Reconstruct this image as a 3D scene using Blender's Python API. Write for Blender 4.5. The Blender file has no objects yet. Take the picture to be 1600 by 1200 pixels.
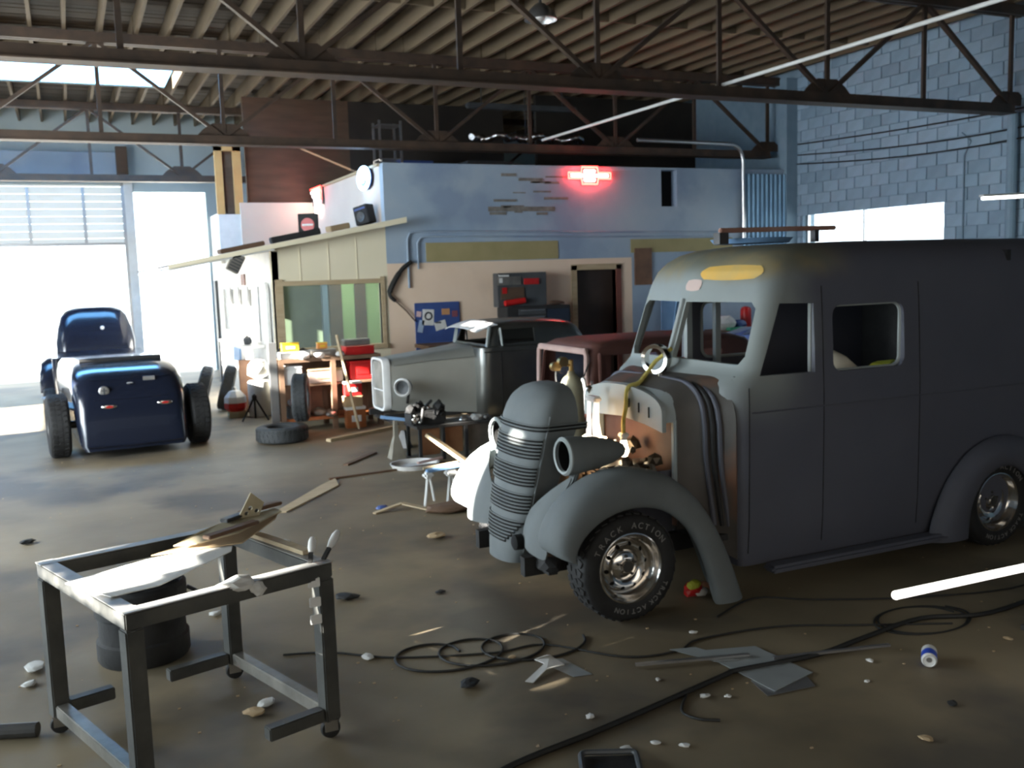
import bpy, bmesh, math, random
from mathutils import Vector, Matrix, Euler
random.seed(7)
R = math.radians
PI = math.pi
sc = bpy.context.scene
COL = sc.collection

# ---------------------------------------------------------------- camera, sky, sun, exposure
cd = bpy.data.cameras.new('camera')
cam = bpy.data.objects.new('camera', cd)
COL.objects.link(cam)
yaw, pit, rol = R(24.5), R(6.6), R(-1.83)
f = Vector((math.sin(yaw)*math.cos(pit), math.cos(yaw)*math.cos(pit), -math.sin(pit)))
rt = Vector((math.cos(yaw), -math.sin(yaw), 0))
up = rt.cross(f)
r2 = rt*math.cos(rol) + up*math.sin(rol)
u2 = r2.cross(f)
cam.matrix_world = Matrix(((r2.x, u2.x, -f.x, 0), (r2.y, u2.y, -f.y, 0), (r2.z, u2.z, -f.z, 2.1), (0, 0, 0, 1)))
cd.sensor_width = 36
cd.lens = 36*1508/1600
cd.clip_end = 300
cd.dof.use_dof = True        # the photograph is focused short of the room
cd.dof.focus_distance = 1.5
cd.dof.aperture_fstop = 12.0
sc.camera = cam

SUN_D = Vector((0.90, 0.15, -0.36)).normalized()
w = bpy.data.worlds.new('world')
sc.world = w
w.use_nodes = True
bg = w.node_tree.nodes['Background']
bg.inputs[0].default_value = (0.78, 0.90, 1.0, 1)
bg.inputs[1].default_value = 5.0

def lamp(name, typ, loc, energy, color, rot=None, **k):
    l = bpy.data.lights.new(name, typ)
    l.energy = energy
    l.color = color
    for a, b in k.items():
        setattr(l, a, b)
    o = bpy.data.objects.new(name, l)
    COL.objects.link(o)
    o.location = loc
    if rot is not None:
        o.rotation_euler = rot
    return o

s = lamp('sun', 'SUN', (0, 0, 20), 110, (1.0, 0.95, 0.86), angle=R(0.6))
s.rotation_euler = SUN_D.to_track_quat('-Z', 'Y').to_euler()
# added area lamps standing in for daylight from the unseen left and rear
lamp('side_daylight_fill', 'AREA', (-5.2, 7.0, 2.0), 600, (0.80, 0.93, 1.0), (0, R(-90), 0), shape='RECTANGLE', size=3.2, size_y=8.0)
l2 = lamp('office_wall_fill', 'AREA', (-4.9, 10.5, 2.6), 760, (0.90, 0.96, 1.0), None, shape='RECTANGLE', size=4.5, size_y=2.6)  # added lamp, turned to brighten the office wall
l2.rotation_euler = (Vector((8.0, 16.5, 2.2))-Vector((-4.9, 10.5, 2.6))).to_track_quat('-Z', 'Y').to_euler()
lamp('rear_daylight_fill', 'AREA', (1.0, -3.7, 2.6), 130, (1.0, 0.90, 0.74), (R(90), 0, 0), shape='RECTANGLE', size=8, size_y=3)
sc.view_settings.view_transform = 'Standard'
sc.view_settings.look = 'None'
sc.view_settings.gamma = 1
sc.view_settings.use_curve_mapping = False
sc.view_settings.exposure = 0.0

# ---------------------------------------------------------------- materials
MATS = {}
def mat(name, col, rough=0.6, metal=0.0, col2=None, scale=6.0, amt=0.5, bump=0.0, emit=None, es=0.0, spec=0.5, detail=4.0, sharp=0.0, stretch=None, col3=None, scale3=1.0, alpha=None, coat=0.0):
    m = bpy.data.materials.new(name)
    m.use_nodes = True
    nt = m.node_tree
    b = nt.nodes['Principled BSDF']
    b.inputs['Roughness'].default_value = rough
    b.inputs['Metallic'].default_value = metal
    b.inputs['Specular IOR Level'].default_value = spec
    b.inputs['Coat Weight'].default_value = coat
    b.inputs['Base Color'].default_value = (*col, 1)
    tc = nt.nodes.new('ShaderNodeTexCoord')
    mp = nt.nodes.new('ShaderNodeMapping')
    if stretch:
        mp.inputs['Scale'].default_value = stretch
    nt.links.new(tc.outputs['Object'], mp.inputs[0])
    if col2 is not None:
        n = nt.nodes.new('ShaderNodeTexNoise')
        n.inputs['Scale'].default_value = scale
        n.inputs['Detail'].default_value = detail
        nt.links.new(mp.outputs[0], n.inputs['Vector'])
        r = nt.nodes.new('ShaderNodeValToRGB')
        r.color_ramp.elements[0].position = 0.30 + sharp*0.17
        r.color_ramp.elements[1].position = 0.70 - sharp*0.17
        r.color_ramp.elements[0].color = (*col, 1)
        r.color_ramp.elements[1].color = tuple(a*(1-amt) + c*amt for a, c in zip(col, col2)) + (1,)
        nt.links.new(n.outputs['Fac'], r.inputs[0])
        out = r.outputs[0]
        if col3 is not None:
            n3 = nt.nodes.new('ShaderNodeTexNoise')
            n3.inputs['Scale'].default_value = scale3
            n3.inputs['Detail'].default_value = 5
            nt.links.new(mp.outputs[0], n3.inputs['Vector'])
            r3 = nt.nodes.new('ShaderNodeValToRGB')
            r3.color_ramp.elements[0].position = 0.50
            r3.color_ramp.elements[1].position = 0.62
            nt.links.new(n3.outputs['Fac'], r3.inputs[0])
            mx = nt.nodes.new('ShaderNodeMix')
            mx.data_type = 'RGBA'
            nt.links.new(r3.outputs[0], mx.inputs[0])
            nt.links.new(out, mx.inputs[6])
            mx.inputs[7].default_value = (*col3, 1)
            out = mx.outputs[2]
        nt.links.new(out, b.inputs['Base Color'])
    if bump:
        n2 = nt.nodes.new('ShaderNodeTexNoise')
        n2.inputs['Scale'].default_value = scale*5
        n2.inputs['Detail'].default_value = 6
        nt.links.new(mp.outputs[0], n2.inputs['Vector'])
        bp = nt.nodes.new('ShaderNodeBump')
        bp.inputs['Strength'].default_value = bump
        bp.inputs['Distance'].default_value = 0.02
        nt.links.new(n2.outputs['Fac'], bp.inputs['Height'])
        nt.links.new(bp.outputs[0], b.inputs['Normal'])
    if emit is not None:
        b.inputs['Emission Color'].default_value = (*emit, 1)
        b.inputs['Emission Strength'].default_value = es
    if alpha is not None:
        b.inputs['Alpha'].default_value = alpha
    MATS[name] = m
    return m

M_floor = mat('oily_concrete', (0.145, 0.115, 0.070), 0.6, 0, (0.27, 0.215, 0.135), 0.8, 1.0, 0.25, detail=9, col3=(0.10, 0.083, 0.06), scale3=0.6)
M_ground = mat('outside_paving', (0.55, 0.55, 0.52), 0.9, 0, (0.65, 0.64, 0.6), 2, 1)
M_bluewall = mat('faded_blue_wall_paint', (0.30, 0.40, 0.52), 0.7, 0, (0.38, 0.46, 0.54), 1.5, 1.0, 0.15, col3=(0.25, 0.33, 0.45), scale3=0.8)
M_block = [mat('blue_block_paint_%s' % n, c, 0.75, 0, tuple(v*1.2 for v in c), 3, 1.0, 0.2) for n, c in (('pale', (0.27, 0.37, 0.46)), ('mid', (0.24, 0.34, 0.43)), ('dull', (0.21, 0.30, 0.38)))]
M_mortar = mat('blue_mortar', (0.19, 0.28, 0.35), 0.9, 0, (0.23, 0.32, 0.40), 4, 1)
M_salmon = mat('salmon_wall_paint', (0.80, 0.61, 0.45), 0.8, 0, (0.85, 0.67, 0.52), 1.6, 1.0, 0.12, col3=(0.70, 0.55, 0.43), scale3=0.7)
M_cream = mat('cream_wall_paint', (0.80, 0.73, 0.53), 0.75, 0, (0.85, 0.77, 0.58), 1.2, 1, 0.08)
M_pinkcream = mat('pink_cream_paint', (0.62, 0.52, 0.44), 0.75, 0, (0.70, 0.60, 0.50), 1.0, 1, 0.05)
M_olive = mat('ochre_paint', (0.32, 0.28, 0.13), 0.8, 0, (0.38, 0.32, 0.16), 3, 1)
M_brownwood = mat('brown_plywood', (0.075, 0.045, 0.028), 0.7, 0, (0.11, 0.066, 0.04), 1.5, 1, 0.1, stretch=(1, 1, 6))
M_joist = mat('joist_timber', (0.092, 0.067, 0.040), 0.75, 0, (0.145, 0.107, 0.064), 1.2, 1, 0.1, stretch=(6, 0.6, 6))
M_deck = mat('deck_boards', (0.035, 0.025, 0.017), 0.8, 0, (0.06, 0.043, 0.028), 1.2, 1, 0.1, stretch=(0.6, 6, 1))
M_truss = mat('rusty_truss_steel', (0.05, 0.036, 0.028), 0.6, 0.2, (0.095, 0.06, 0.04), 4, 1, 0.1)
M_steel = mat('black_steel', (0.045, 0.047, 0.05), 0.45, 0.5, (0.09, 0.085, 0.08), 5, 1, 0.15)
M_steelbare = mat('scuffed_steel', (0.16, 0.155, 0.14), 0.42, 0.6, (0.30, 0.28, 0.25), 6, 1, 0.1)
M_primer = mat('grey_primer', (0.085, 0.09, 0.115), 0.62, 0.0, (0.105, 0.11, 0.135), 2.0, 1, 0.06, spec=0.4)
M_primer2 = mat('pale_and_lit_primer', (0.30, 0.34, 0.34), 0.6, 0.0, (0.36, 0.39, 0.385), 3, 1, 0.06)  # primer lightened where van parts catch light; also the pale coupe posts
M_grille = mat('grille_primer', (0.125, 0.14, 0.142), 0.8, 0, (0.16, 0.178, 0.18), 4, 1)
M_black = mat('black_rubber', (0.012, 0.012, 0.013), 0.75, 0, (0.024, 0.024, 0.024), 8, 1, 0.2)
M_void = mat('black_void', (0.004, 0.004, 0.004), 0.9)
M_chrome = mat('chrome', (0.75, 0.72, 0.68), 0.14, 1.0)
M_alu = mat('dull_aluminium', (0.42, 0.43, 0.44), 0.35, 0.9, (0.5, 0.5, 0.5), 8, 1)
M_gun = mat('gunmetal_body', (0.11, 0.115, 0.11), 0.30, 0.75, (0.17, 0.17, 0.155), 2.2, 1, 0.03)
M_gunlight = mat('bare_steel_hood', (0.36, 0.37, 0.335), 0.42, 0.6, (0.44, 0.45, 0.41), 1.8, 1, 0.03)
M_navy = mat('black_blue_lacquer', (0.010, 0.014, 0.028), 0.22, 0.1, coat=0.5)
M_bluecar = mat('dark_blue_lacquer', (0.10, 0.14, 0.32), 0.22, 0.1, coat=0.6)
M_maroon = mat('maroon_primer', (0.11, 0.045, 0.036), 0.6, 0, (0.15, 0.065, 0.05), 3, 1, 0.05)
M_pink = mat('dusty_pink_primer', (0.42, 0.28, 0.25), 0.65, 0, (0.48, 0.34, 0.30), 6, 1)
M_cyl = mat('cream_cylinder_paint', (0.42, 0.40, 0.29), 0.45, 0, (0.36, 0.33, 0.22), 5, 1)
M_brass = mat('brass', (0.55, 0.38, 0.16), 0.3, 1.0)
M_yellow = mat('yellow_plastic', (0.75, 0.50, 0.03), 0.45)
M_strap = mat('mustard_webbing', (0.72, 0.64, 0.20), 0.8, 0, (0.50, 0.40, 0.08), 20, 1)
M_red = mat('red_enamel', (0.55, 0.018, 0.018), 0.35, 0, (0.42, 0.012, 0.012), 3, 1)
M_white = mat('white_paint', (0.78, 0.78, 0.76), 0.5, 0, (0.68, 0.68, 0.66), 5, 1)
M_paper = mat('white_paper', (0.75, 0.75, 0.72), 0.85, 0, (0.62, 0.62, 0.6), 9, 1)
M_card = mat('cardboard', (0.42, 0.30, 0.17), 0.85, 0, (0.50, 0.37, 0.22), 3, 1, 0.05)
M_woodpale = mat('pale_timber', (0.42, 0.32, 0.19), 0.7, 0, (0.52, 0.41, 0.26), 3, 1, 0.08, stretch=(1, 8, 8))
M_wooddark = mat('brown_timber', (0.12, 0.07, 0.04), 0.7, 0, (0.17, 0.10, 0.06), 3, 1, 0.08)
M_orange = mat('orange_tool_steel', (0.42, 0.14, 0.04), 0.4, 0.1, (0.3, 0.1, 0.04), 4, 1)
M_bluepaint = mat('blue_paint', (0.05, 0.10, 0.30), 0.5, 0, (0.04, 0.07, 0.22), 4, 1)
M_skyblue = mat('pale_blue_paint', (0.16, 0.30, 0.52), 0.5, 0, (0.22, 0.38, 0.60), 4, 1)
M_green = mat('green_plastic', (0.05, 0.36, 0.20), 0.5)
M_greenwall = mat('mint_wall', (0.32, 0.55, 0.25), 0.7, 0, (0.38, 0.60, 0.30), 2, 1)
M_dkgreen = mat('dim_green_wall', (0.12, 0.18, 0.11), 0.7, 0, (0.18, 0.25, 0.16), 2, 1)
M_glass = mat('window_glass', (0.6, 0.7, 0.65), 0.05, 0, spec=0.6, alpha=0.18)
M_filler = mat('body_filler_roof', (0.28, 0.31, 0.29), 0.65, 0, (0.36, 0.31, 0.17), 1.1, 1, 0.04, stretch=(1.2, 2.2, 3))
M_tan = mat('ochre_body_filler', (0.78, 0.45, 0.08), 0.7, 0, (0.6, 0.42, 0.14), 5, 1)
M_pinkfill = mat('pink_body_filler', (0.62, 0.48, 0.43), 0.75)
M_rustpanel = mat('rusty_brown_panel', (0.13, 0.07, 0.045), 0.6, 0.2, (0.22, 0.12, 0.07), 5, 1, 0.1)
M_cowl = mat('brown_grey_cowl', (0.075, 0.068, 0.062), 0.55, 0.1, (0.11, 0.10, 0.09), 3, 1, 0.05, col3=(0.20, 0.10, 0.06), scale3=1.6)
M_corr = mat('blue_corrugated_sheet', (0.10, 0.20, 0.32), 0.35, 0.4, (0.14, 0.26, 0.38), 2, 1)
M_grey = mat('dark_grey_plastic', (0.05, 0.055, 0.06), 0.5, 0, (0.075, 0.08, 0.085), 5, 1)
M_hose = mat('black_hose', (0.014, 0.014, 0.013), 0.6)
M_clear = mat('dusty_sheet_metal', (0.34, 0.37, 0.37), 0.5, 0.2, (0.26, 0.28, 0.28), 3, 1, 0.05)
M_neonred = mat('red_neon_glow', (1, 0.1, 0.05), 0.5, emit=(1.0, 0.02, 0.015), es=38)
M_neonwhite = mat('white_neon_glow', (1, 1, 1), 0.5, emit=(1.0, 0.78, 0.74), es=14)
M_neonblue = mat('blue_neon_glow', (0.5, 0.7, 1), 0.5, emit=(0.35, 0.62, 1.0), es=14)
M_tube = mat('lit_tube', (1, 1, 1), 0.5, emit=(1.0, 0.97, 0.88), es=9)
M_trans = bpy.data.materials.new('milky_skylight_panel')
M_trans.use_nodes = True
_nt = M_trans.node_tree
_nt.nodes.remove(_nt.nodes['Principled BSDF'])
_t = _nt.nodes.new('ShaderNodeBsdfTranslucent')
_t.inputs[0].default_value = (0.42, 0.70, 1.0, 1)
_nt.links.new(_t.outputs[0], _nt.nodes['Material Output'].inputs[0])

M_shut = bpy.data.materials.new('white_translucent_shutter')
M_shut.use_nodes = True
_nt = M_shut.node_tree
_p = _nt.nodes['Principled BSDF']
_p.inputs['Base Color'].default_value = (0.8, 0.8, 0.78, 1)
_t = _nt.nodes.new('ShaderNodeBsdfTranslucent')
_t.inputs[0].default_value = (0.85, 0.86, 0.84, 1)
_m = _nt.nodes.new('ShaderNodeMixShader')
_m.inputs[0].default_value = 0.22
_nt.links.new(_p.outputs[0], _m.inputs[1]); _nt.links.new(_t.outputs[0], _m.inputs[2])
_nt.links.new(_m.outputs[0], _nt.nodes['Material Output'].inputs[0])

# ---------------------------------------------------------------- helpers
def thing(name, label, cat, loc=(0, 0, 0), rz=0.0, group=None, kind=None, rot=None):
    o = bpy.data.objects.new(name, None)
    COL.objects.link(o)
    o.empty_display_size = 0.1
    o.location = loc
    o.rotation_euler = rot if rot else (0, 0, rz)
    o['label'] = label
    o['category'] = cat
    if group:
        o['group'] = group
    if kind:
        o['kind'] = kind
    return o

def tag(o, label, cat, group=None, kind=None):
    o['label'] = label
    o['category'] = cat
    if group:
        o['group'] = group
    if kind:
        o['kind'] = kind
    return o

class MB:
    """collects shapes in one bmesh"""
    def __init__(s):
        s.bm = bmesh.new()
    def box(s, x0, x1, y0, y1, z0, z1, bev=0.0, M=None):
        g = bmesh.ops.create_cube(s.bm, size=1)
        vs = g['verts']
        T = Matrix.Translation(((x0+x1)/2, (y0+y1)/2, (z0+z1)/2)) @ Matrix.Diagonal((abs(x1-x0), abs(y1-y0), abs(z1-z0), 1))
        bmesh.ops.transform(s.bm, matrix=(M @ T) if M else T, verts=vs)
        if bev:
            es = list({e for v in vs for e in v.link_edges})
            bmesh.ops.bevel(s.bm, geom=es, offset=bev, segments=2, affect='EDGES', clamp_overlap=True)
        return s
    def beam(s, p, q, wd, ht, bev=0.0, upv=(0, 0, 1)):
        p, q = Vector(p), Vector(q)
        d = q-p
        L = d.length
        z = d.normalized()
        x = z.cross(Vector(upv))
        if x.length < 1e-4:
            x = z.cross(Vector((0, 1, 0)))
        x.normalize()
        y = z.cross(x)
        M = Matrix(((x.x, y.x, z.x, p.x), (x.y, y.y, z.y, p.y), (x.z, y.z, z.z, p.z), (0, 0, 0, 1)))
        return s.box(-wd/2, wd/2, -ht/2, ht/2, 0, L, bev, M)
    def tube(s, pts, r, n=10, closed=False, flat=1.0, caps=True):
        pts = [Vector(p) for p in pts]
        N = len(pts)
        rr = r if isinstance(r, (list, tuple)) else [r]*N
        rings = []
        prev = None
        for i, p in enumerate(pts):
            a = pts[(i-1) % N] if (closed or i > 0) else p
            b = pts[(i+1) % N] if (closed or i < N-1) else p
            t = (b-a).normalized()
            if prev is None:
                x = t.cross(Vector((0, 0, 1)))
                if x.length < 1e-3:
                    x = t.cross(Vector((0, 1, 0)))
            else:
                x = prev - t*prev.dot(t)
            x.normalize()
            prev = x
            y = t.cross(x)
            rings.append([s.bm.verts.new(p + (x*math.cos(2*PI*k/n) + y*math.sin(2*PI*k/n)*flat)*rr[i]) for k in range(n)])
        m = N if closed else N-1
        for i in range(m):
            A, B = rings[i], rings[(i+1) % N]
            for k in range(n):
                s.bm.faces.new((A[k], A[(k+1) % n], B[(k+1) % n], B[k]))
        if not closed and caps:
            s.bm.faces.new(rings[0][::-1])
            s.bm.faces.new(rings[-1])
        return s
    def lathe(s, prof, o=(0, 0, 0), ax='Z', n=32, M=None):
        """prof: list of (radius, height)"""
        rings = []
        o = Vector(o)
        def P(rad, h, a):
            c, t = math.cos(a)*rad, math.sin(a)*rad
            v = Vector((c, t, h)) if ax == 'Z' else (Vector((h, c, t)) if ax == 'X' else Vector((t, h, c)))
            if M:
                v = M @ v
            return v + o
        for rad, h in prof:
            if rad < 1e-5:
                rings.append([s.bm.verts.new(P(0, h, 0))])
            else:
                rings.append([s.bm.verts.new(P(rad, h, 2*PI*k/n)) for k in range(n)])
        for A, B in zip(rings, rings[1:]):
            for k in range(n):
                a = [A[k % len(A)], A[(k+1) % len(A)], B[(k+1) % len(B)], B[k % len(B)]]
                u = []
                for v in a:
                    if v not in u:
                        u.append(v)
                if len(u) > 2:
                    try:
                        s.bm.faces.new(u)
                    except ValueError:
                        pass
        return s
    def grid(s, rows, closed_u=False, cap=False):
        vr = [[s.bm.verts.new(p) for p in row] for row in rows]
        for A, B in zip(vr, vr[1:]):
            n = len(A)
            for k in range(n if closed_u else n-1):
                s.bm.faces.new((A[k], A[(k+1) % n], B[(k+1) % n], B[k]))
        if cap:
            s.bm.faces.new(vr[0][::-1])
            s.bm.faces.new(vr[-1])
        return s
    def prism(s, pts, ext, M=None):
        """pts: 3-d outline, ext: extrusion vector"""
        e = Vector(ext)
        a = [Vector(p) for p in pts]
        b = [p+e for p in a]
        if M:
            a = [M @ p for p in a]
            b = [M @ p for p in b]
        va = [s.bm.verts.new(p) for p in a]
        vb = [s.bm.verts.new(p) for p in b]
        s.bm.faces.new(va)
        s.bm.faces.new(vb[::-1])
        n = len(va)
        for k in range(n):
            s.bm.faces.new((va[k], vb[k], vb[(k+1) % n], va[(k+1) % n]))
        return s
    def ball(s, c, r, sc3=(1, 1, 1), n=12):
        g = bmesh.ops.create_uvsphere(s.bm, u_segments=n, v_segments=max(6, n//2+2), radius=r)
        bmesh.ops.transform(s.bm, matrix=Matrix.Translation(c) @ Matrix.Diagonal((*sc3, 1)), verts=g['verts'])
        return s
    def lump(s, c, r, sc3=(1, 1, 1), jit=0.3, sub=2):
        g = bmesh.ops.create_icosphere(s.bm, subdivisions=sub, radius=r)
        for v in g['verts']:
            v.co *= 1 + random.uniform(-jit, jit)
        bmesh.ops.transform(s.bm, matrix=Matrix.Translation(c) @ Matrix.Diagonal((*sc3, 1)), verts=g['verts'])
        return s
    def build(s, name, m, parent=None, world=False, smooth=False, solid=0.0, sub=0, bev=0.0, label=None, cutters=None, off=-1.0):
        me = bpy.data.meshes.new(name)
        bmesh.ops.recalc_face_normals(s.bm, faces=s.bm.faces)
        if world and parent is not None:
            pm = wm(parent)
            bmesh.ops.transform(s.bm, matrix=pm.inverted(), verts=s.bm.verts)
        s.bm.to_mesh(me)
        s.bm.free()
        me.materials.append(m)
        o = bpy.data.objects.new(name, me)
        COL.objects.link(o)
        if parent is not None:
            o.parent = parent
        if sub or solid or cutters or bev:
            if sub:
                md = o.modifiers.new('a', 'SUBSURF'); md.levels = sub; md.render_levels = sub
            if solid:
                md = o.modifiers.new('b', 'SOLIDIFY'); md.thickness = solid; md.offset = off
            hold = []
            for c in (cutters or []):
                c.matrix_world = wm(parent) if parent is not None else Matrix()
                md = o.modifiers.new('c', 'BOOLEAN'); md.object = c; md.solver = 'EXACT'; md.operation = 'DIFFERENCE'
                hold.append(c)
            if bev:
                md = o.modifiers.new('d', 'BEVEL'); md.width = bev; md.segments = 2; md.limit_method = 'ANGLE'
            bpy.context.view_layer.update()
            ev = o.evaluated_get(bpy.context.evaluated_depsgraph_get())
            me2 = bpy.data.meshes.new_from_object(ev)
            o.modifiers.clear()
            o.data = me2
            bpy.data.meshes.remove(me)
            for c in hold:
                bpy.data.objects.remove(c, do_unlink=True)
        if smooth:
            for p in o.data.polygons:
                p.use_smooth = True
            try:
                o.data.set_sharp_from_angle(angle=R(38))
            except Exception:
                pass
        if label:
            o['label'] = label
        return o

def wm(o):
    m = Matrix.LocRotScale(o.location, o.rotation_euler, o.scale)
    return (wm(o.parent) @ m) if o.parent else m

def cutter(mb):
    me = bpy.data.meshes.new('cut')
    bmesh.ops.recalc_face_normals(mb.bm, faces=mb.bm.faces)
    mb.bm.to_mesh(me); mb.bm.free()
    o = bpy.data.objects.new('cut', me)
    COL.objects.link(o)
    return o

def single(name, mb, m, label, cat, loc=(0, 0, 0), rz=0.0, group=None, **k):
    """a thing that is one mesh, shapes given about its own base"""
    o = mb.build(name, m, **k)
    o.location = loc
    o.rotation_euler = (0, 0, rz) if not isinstance(rz, tuple) else rz
    return tag(o, label, cat, group)

def copy_tree(o, parent=None, loc=None, rz=None, label=None):
    c = o.copy()
    COL.objects.link(c)
    if parent:
        c.parent = parent
    if loc is not None:
        c.location = loc
    if rz is not None:
        c.rotation_euler = rz if isinstance(rz, tuple) else (0, 0, rz)
    if label:
        c['label'] = label
    for ch in o.children:
        copy_tree(ch, c)
    return c

def struct(name, mb, m, label=None, parent=None, **k):
    o = mb.build(name, m, parent, **k)
    if parent is None:
        o['kind'] = 'structure'
    if label:
        o['label'] = label
    return o

def sroot(name, label=None, loc=(0, 0, 0)):
    o = bpy.data.objects.new(name, None)
    COL.objects.link(o)
    o.location = loc
    o['kind'] = 'structure'
    if label:
        o['label'] = label
    return o

def rrect(x0, x1, z0, z1, r, n=5):
    out = []
    for cx, cz, a0 in ((x1-r, z1-r, 0), (x0+r, z1-r, 90), (x0+r, z0+r, 180), (x1-r, z0+r, 270)):
        for k in range(n+1):
            a = R(a0 + 90*k/n)
            out.append((cx+r*math.cos(a), cz+r*math.sin(a)))
    return out

def smooth_pts(pts, n=6):
    """Catmull-Rom through pts"""
    P = [Vector(p) for p in pts]
    out = []
    for i in range(len(P)-1):
        a, b, c, d = P[max(i-1, 0)], P[i], P[i+1], P[min(i+2, len(P)-1)]
        for k in range(n):
            t = k/n
            out.append(0.5*((2*b) + (c-a)*t + (2*a-5*b+4*c-d)*t*t + (3*b-a-3*c+d)*t**3))
    out.append(P[-1])
    return out

def wall_holes(mb, axis, pos, thick, u0, u1, z0, z1, holes):
    """a flat wall with rectangular holes; axis 'X': wall lies in a plane x=pos (u is y); 'Y': plane y=pos (u is x)"""
    us = sorted({u0, u1, *[h[0] for h in holes], *[h[1] for h in holes]})
    zs = sorted({z0, z1, *[h[2] for h in holes], *[h[3] for h in holes]})
    for a, b in zip(us, us[1:]):
        run = None
        for c, d in zip(zs, zs[1:]):
            mu, mz = (a+b)/2, (c+d)/2
            hole = any(h[0] < mu < h[1] and h[2] < mz < h[3] for h in holes)
            if not hole:
                run = [run[0], d] if run else [c, d]
            if (hole or d == zs[-1]) and run:
                if axis == 'X':
                    mb.box(pos, pos+thick, a, b, run[0], run[1])
                else:
                    mb.box(a, b, pos, pos+thick, run[0], run[1])
                run = None
    return mb

def outline(w, xf, v, rc, xr, rr, zc=0.0):
    """closed plan outline of a car body, nose towards -x"""
    pts = []
    rc = min(rc, w*0.95); rr = min(rr, w*0.95)
    def front(y):
        return xf + v*(abs(y)/w)
    half = []
    for k in range(5):
        y = (w-rc)*k/5
        half.append((front(y), y))
    xc = front(w-rc)
    for k in range(7):
        a = PI/2*k/6
        half.append((xc + rc*(1-math.cos(a)), w-rc+rc*math.sin(a)))
    xs = xc + rc
    xe = xr - rr
    for k in range(1, 8):
        half.append((xs + (xe-xs)*k/8, w))
    for k in range(7):
        a = PI/2*k/6
        half.append((xe + rr*math.sin(a), w-rr+rr*math.cos(a)))
    for k in range(1, 4):
        half.append((xr, (w-rr)*(1-k/4)))
    half.append((xr, 0))
    pts = [(x, -y) for x, y in half] + [(x, y) for x, y in half[1:-1][::-1]]
    return pts

def shell(levels, crown=0.0):
    mb = MB()
    rows = []
    for (z, w, xf, v, rc, xr, rr) in levels:
        rows.append([Vector((x, y, z)) for x, y in outline(w, xf, v, rc, xr, rr)])
    mb.grid(rows, closed_u=True)
    # roof: collapse the last ring to its centre line
    last = rows[-1]
    c = sum(last, Vector())/len(last)
    mid = [Vector((c.x+(p.x-c.x)*0.5, c.y+(p.y-c.y)*0.5, c.z+crown)) for p in last]
    bm = mb.bm
    bm.verts.ensure_lookup_table()
    n = len(last)
    base = list(bm.verts)[-n:]
    mv = [bm.verts.new(p) for p in mid]
    for k in range(n):
        bm.faces.new((base[k], base[(k+1) % n], mv[(k+1) % n], mv[k]))
    cv = bm.verts.new((c.x, c.y, c.z+crown*1.2))
    for k in range(n):
        bm.faces.new((mv[k], mv[(k+1) % n], cv))
    return mb

def usection(stations, n=10):
    """hood-like loft along x: (x, halfwidth, z0, ztop, radius)"""
    mb = MB()
    rows = []
    for (x, w, z0, zt, r) in stations:
        row = [Vector((x, -w, z0)), Vector((x, -w, (z0+zt-r)/2))]
        for k in range(n+1):
            a = PI/2*k/n
            row.append(Vector((x, -w + r*(1-math.cos(a)), zt-r + r*math.sin(a))))
        row += [Vector((x, -(w-r)*0.4, zt+0.008)), Vector((x, 0, zt+0.012))]
        full = row + [Vector((p.x, -p.y, p.z)) for p in row[:-1][::-1]]
        rows.append(full)
    mb.grid(rows)
    return mb

# wheel: local axis along y, outer face towards -y, centre at origin
def text_arc(parent, name, txt, rad, a0, a1, y, size, m):
    n = len(txt)
    bm = bmesh.new()
    for i, ch in enumerate(txt):
        if ch == ' ':
            continue
        cu = bpy.data.curves.new('t', 'FONT')
        cu.body = ch
        cu.size = size
        cu.extrude = 0.0012
        cu.align_x = 'CENTER'
        to = bpy.data.objects.new('t', cu)
        COL.objects.link(to)
        bpy.context.view_layer.update()
        me = bpy.data.meshes.new_from_object(to.evaluated_get(bpy.context.evaluated_depsgraph_get()))
        a = R(a0 + (a1-a0)*i/max(1, n-1))       # clockwise from straight up, seen from -y
        # text plane xy -> xz plane facing -y ; baseline tangential
        M = Matrix.Rotation(a, 4, 'Y') @ Matrix.Translation((0, y, rad)) @ Matrix.Rotation(R(90), 4, 'X')
        me.transform(M)
        bm.from_mesh(me)
        bpy.data.objects.remove(to, do_unlink=True)
        bpy.data.meshes.remove(me)
    me = bpy.data.meshes.new(name)
    bm.to_mesh(me); bm.free()
    me.materials.append(m)
    o = bpy.data.objects.new(name, me)
    COL.objects.link(o)
    o.parent = parent
    return o

def text_flat(parent, name, txt, size, M, m, extr=0.002, bold=0.0):
    cu = bpy.data.curves.new('t', 'FONT')
    cu.body = txt; cu.size = size; cu.extrude = extr; cu.offset = bold
    cu.align_x = 'CENTER'; cu.align_y = 'CENTER'
    to = bpy.data.objects.new('t', cu)
    COL.objects.link(to)
    bpy.context.view_layer.update()
    me = bpy.data.meshes.new_from_object(to.evaluated_get(bpy.context.evaluated_depsgraph_get()))
    bpy.data.objects.remove(to, do_unlink=True)
    me.transform(M)
    me.materials.clear(); me.materials.append(m)
    o = bpy.data.objects.new(name, me)
    COL.objects.link(o)
    if parent is not None:
        o.parent = parent
    return o

def tire_prof(r, wd, ri):
    h = wd/2
    return [(ri, -h*0.78), (ri+0.012, -h*0.92), (ri+(r-ri)*0.35, -h*1.0), (ri+(r-ri)*0.72, -h*0.98), (r*0.965, -h*0.88), (r*0.992, -h*0.74), (r, -h*0.4), (r, h*0.4), (r*0.992, h*0.74), (r*0.965, h*0.88), (ri+(r-ri)*0.72, h*0.98), (ri+(r-ri)*0.35, h), (ri+0.012, h*0.92), (ri, h*0.78)]

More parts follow.
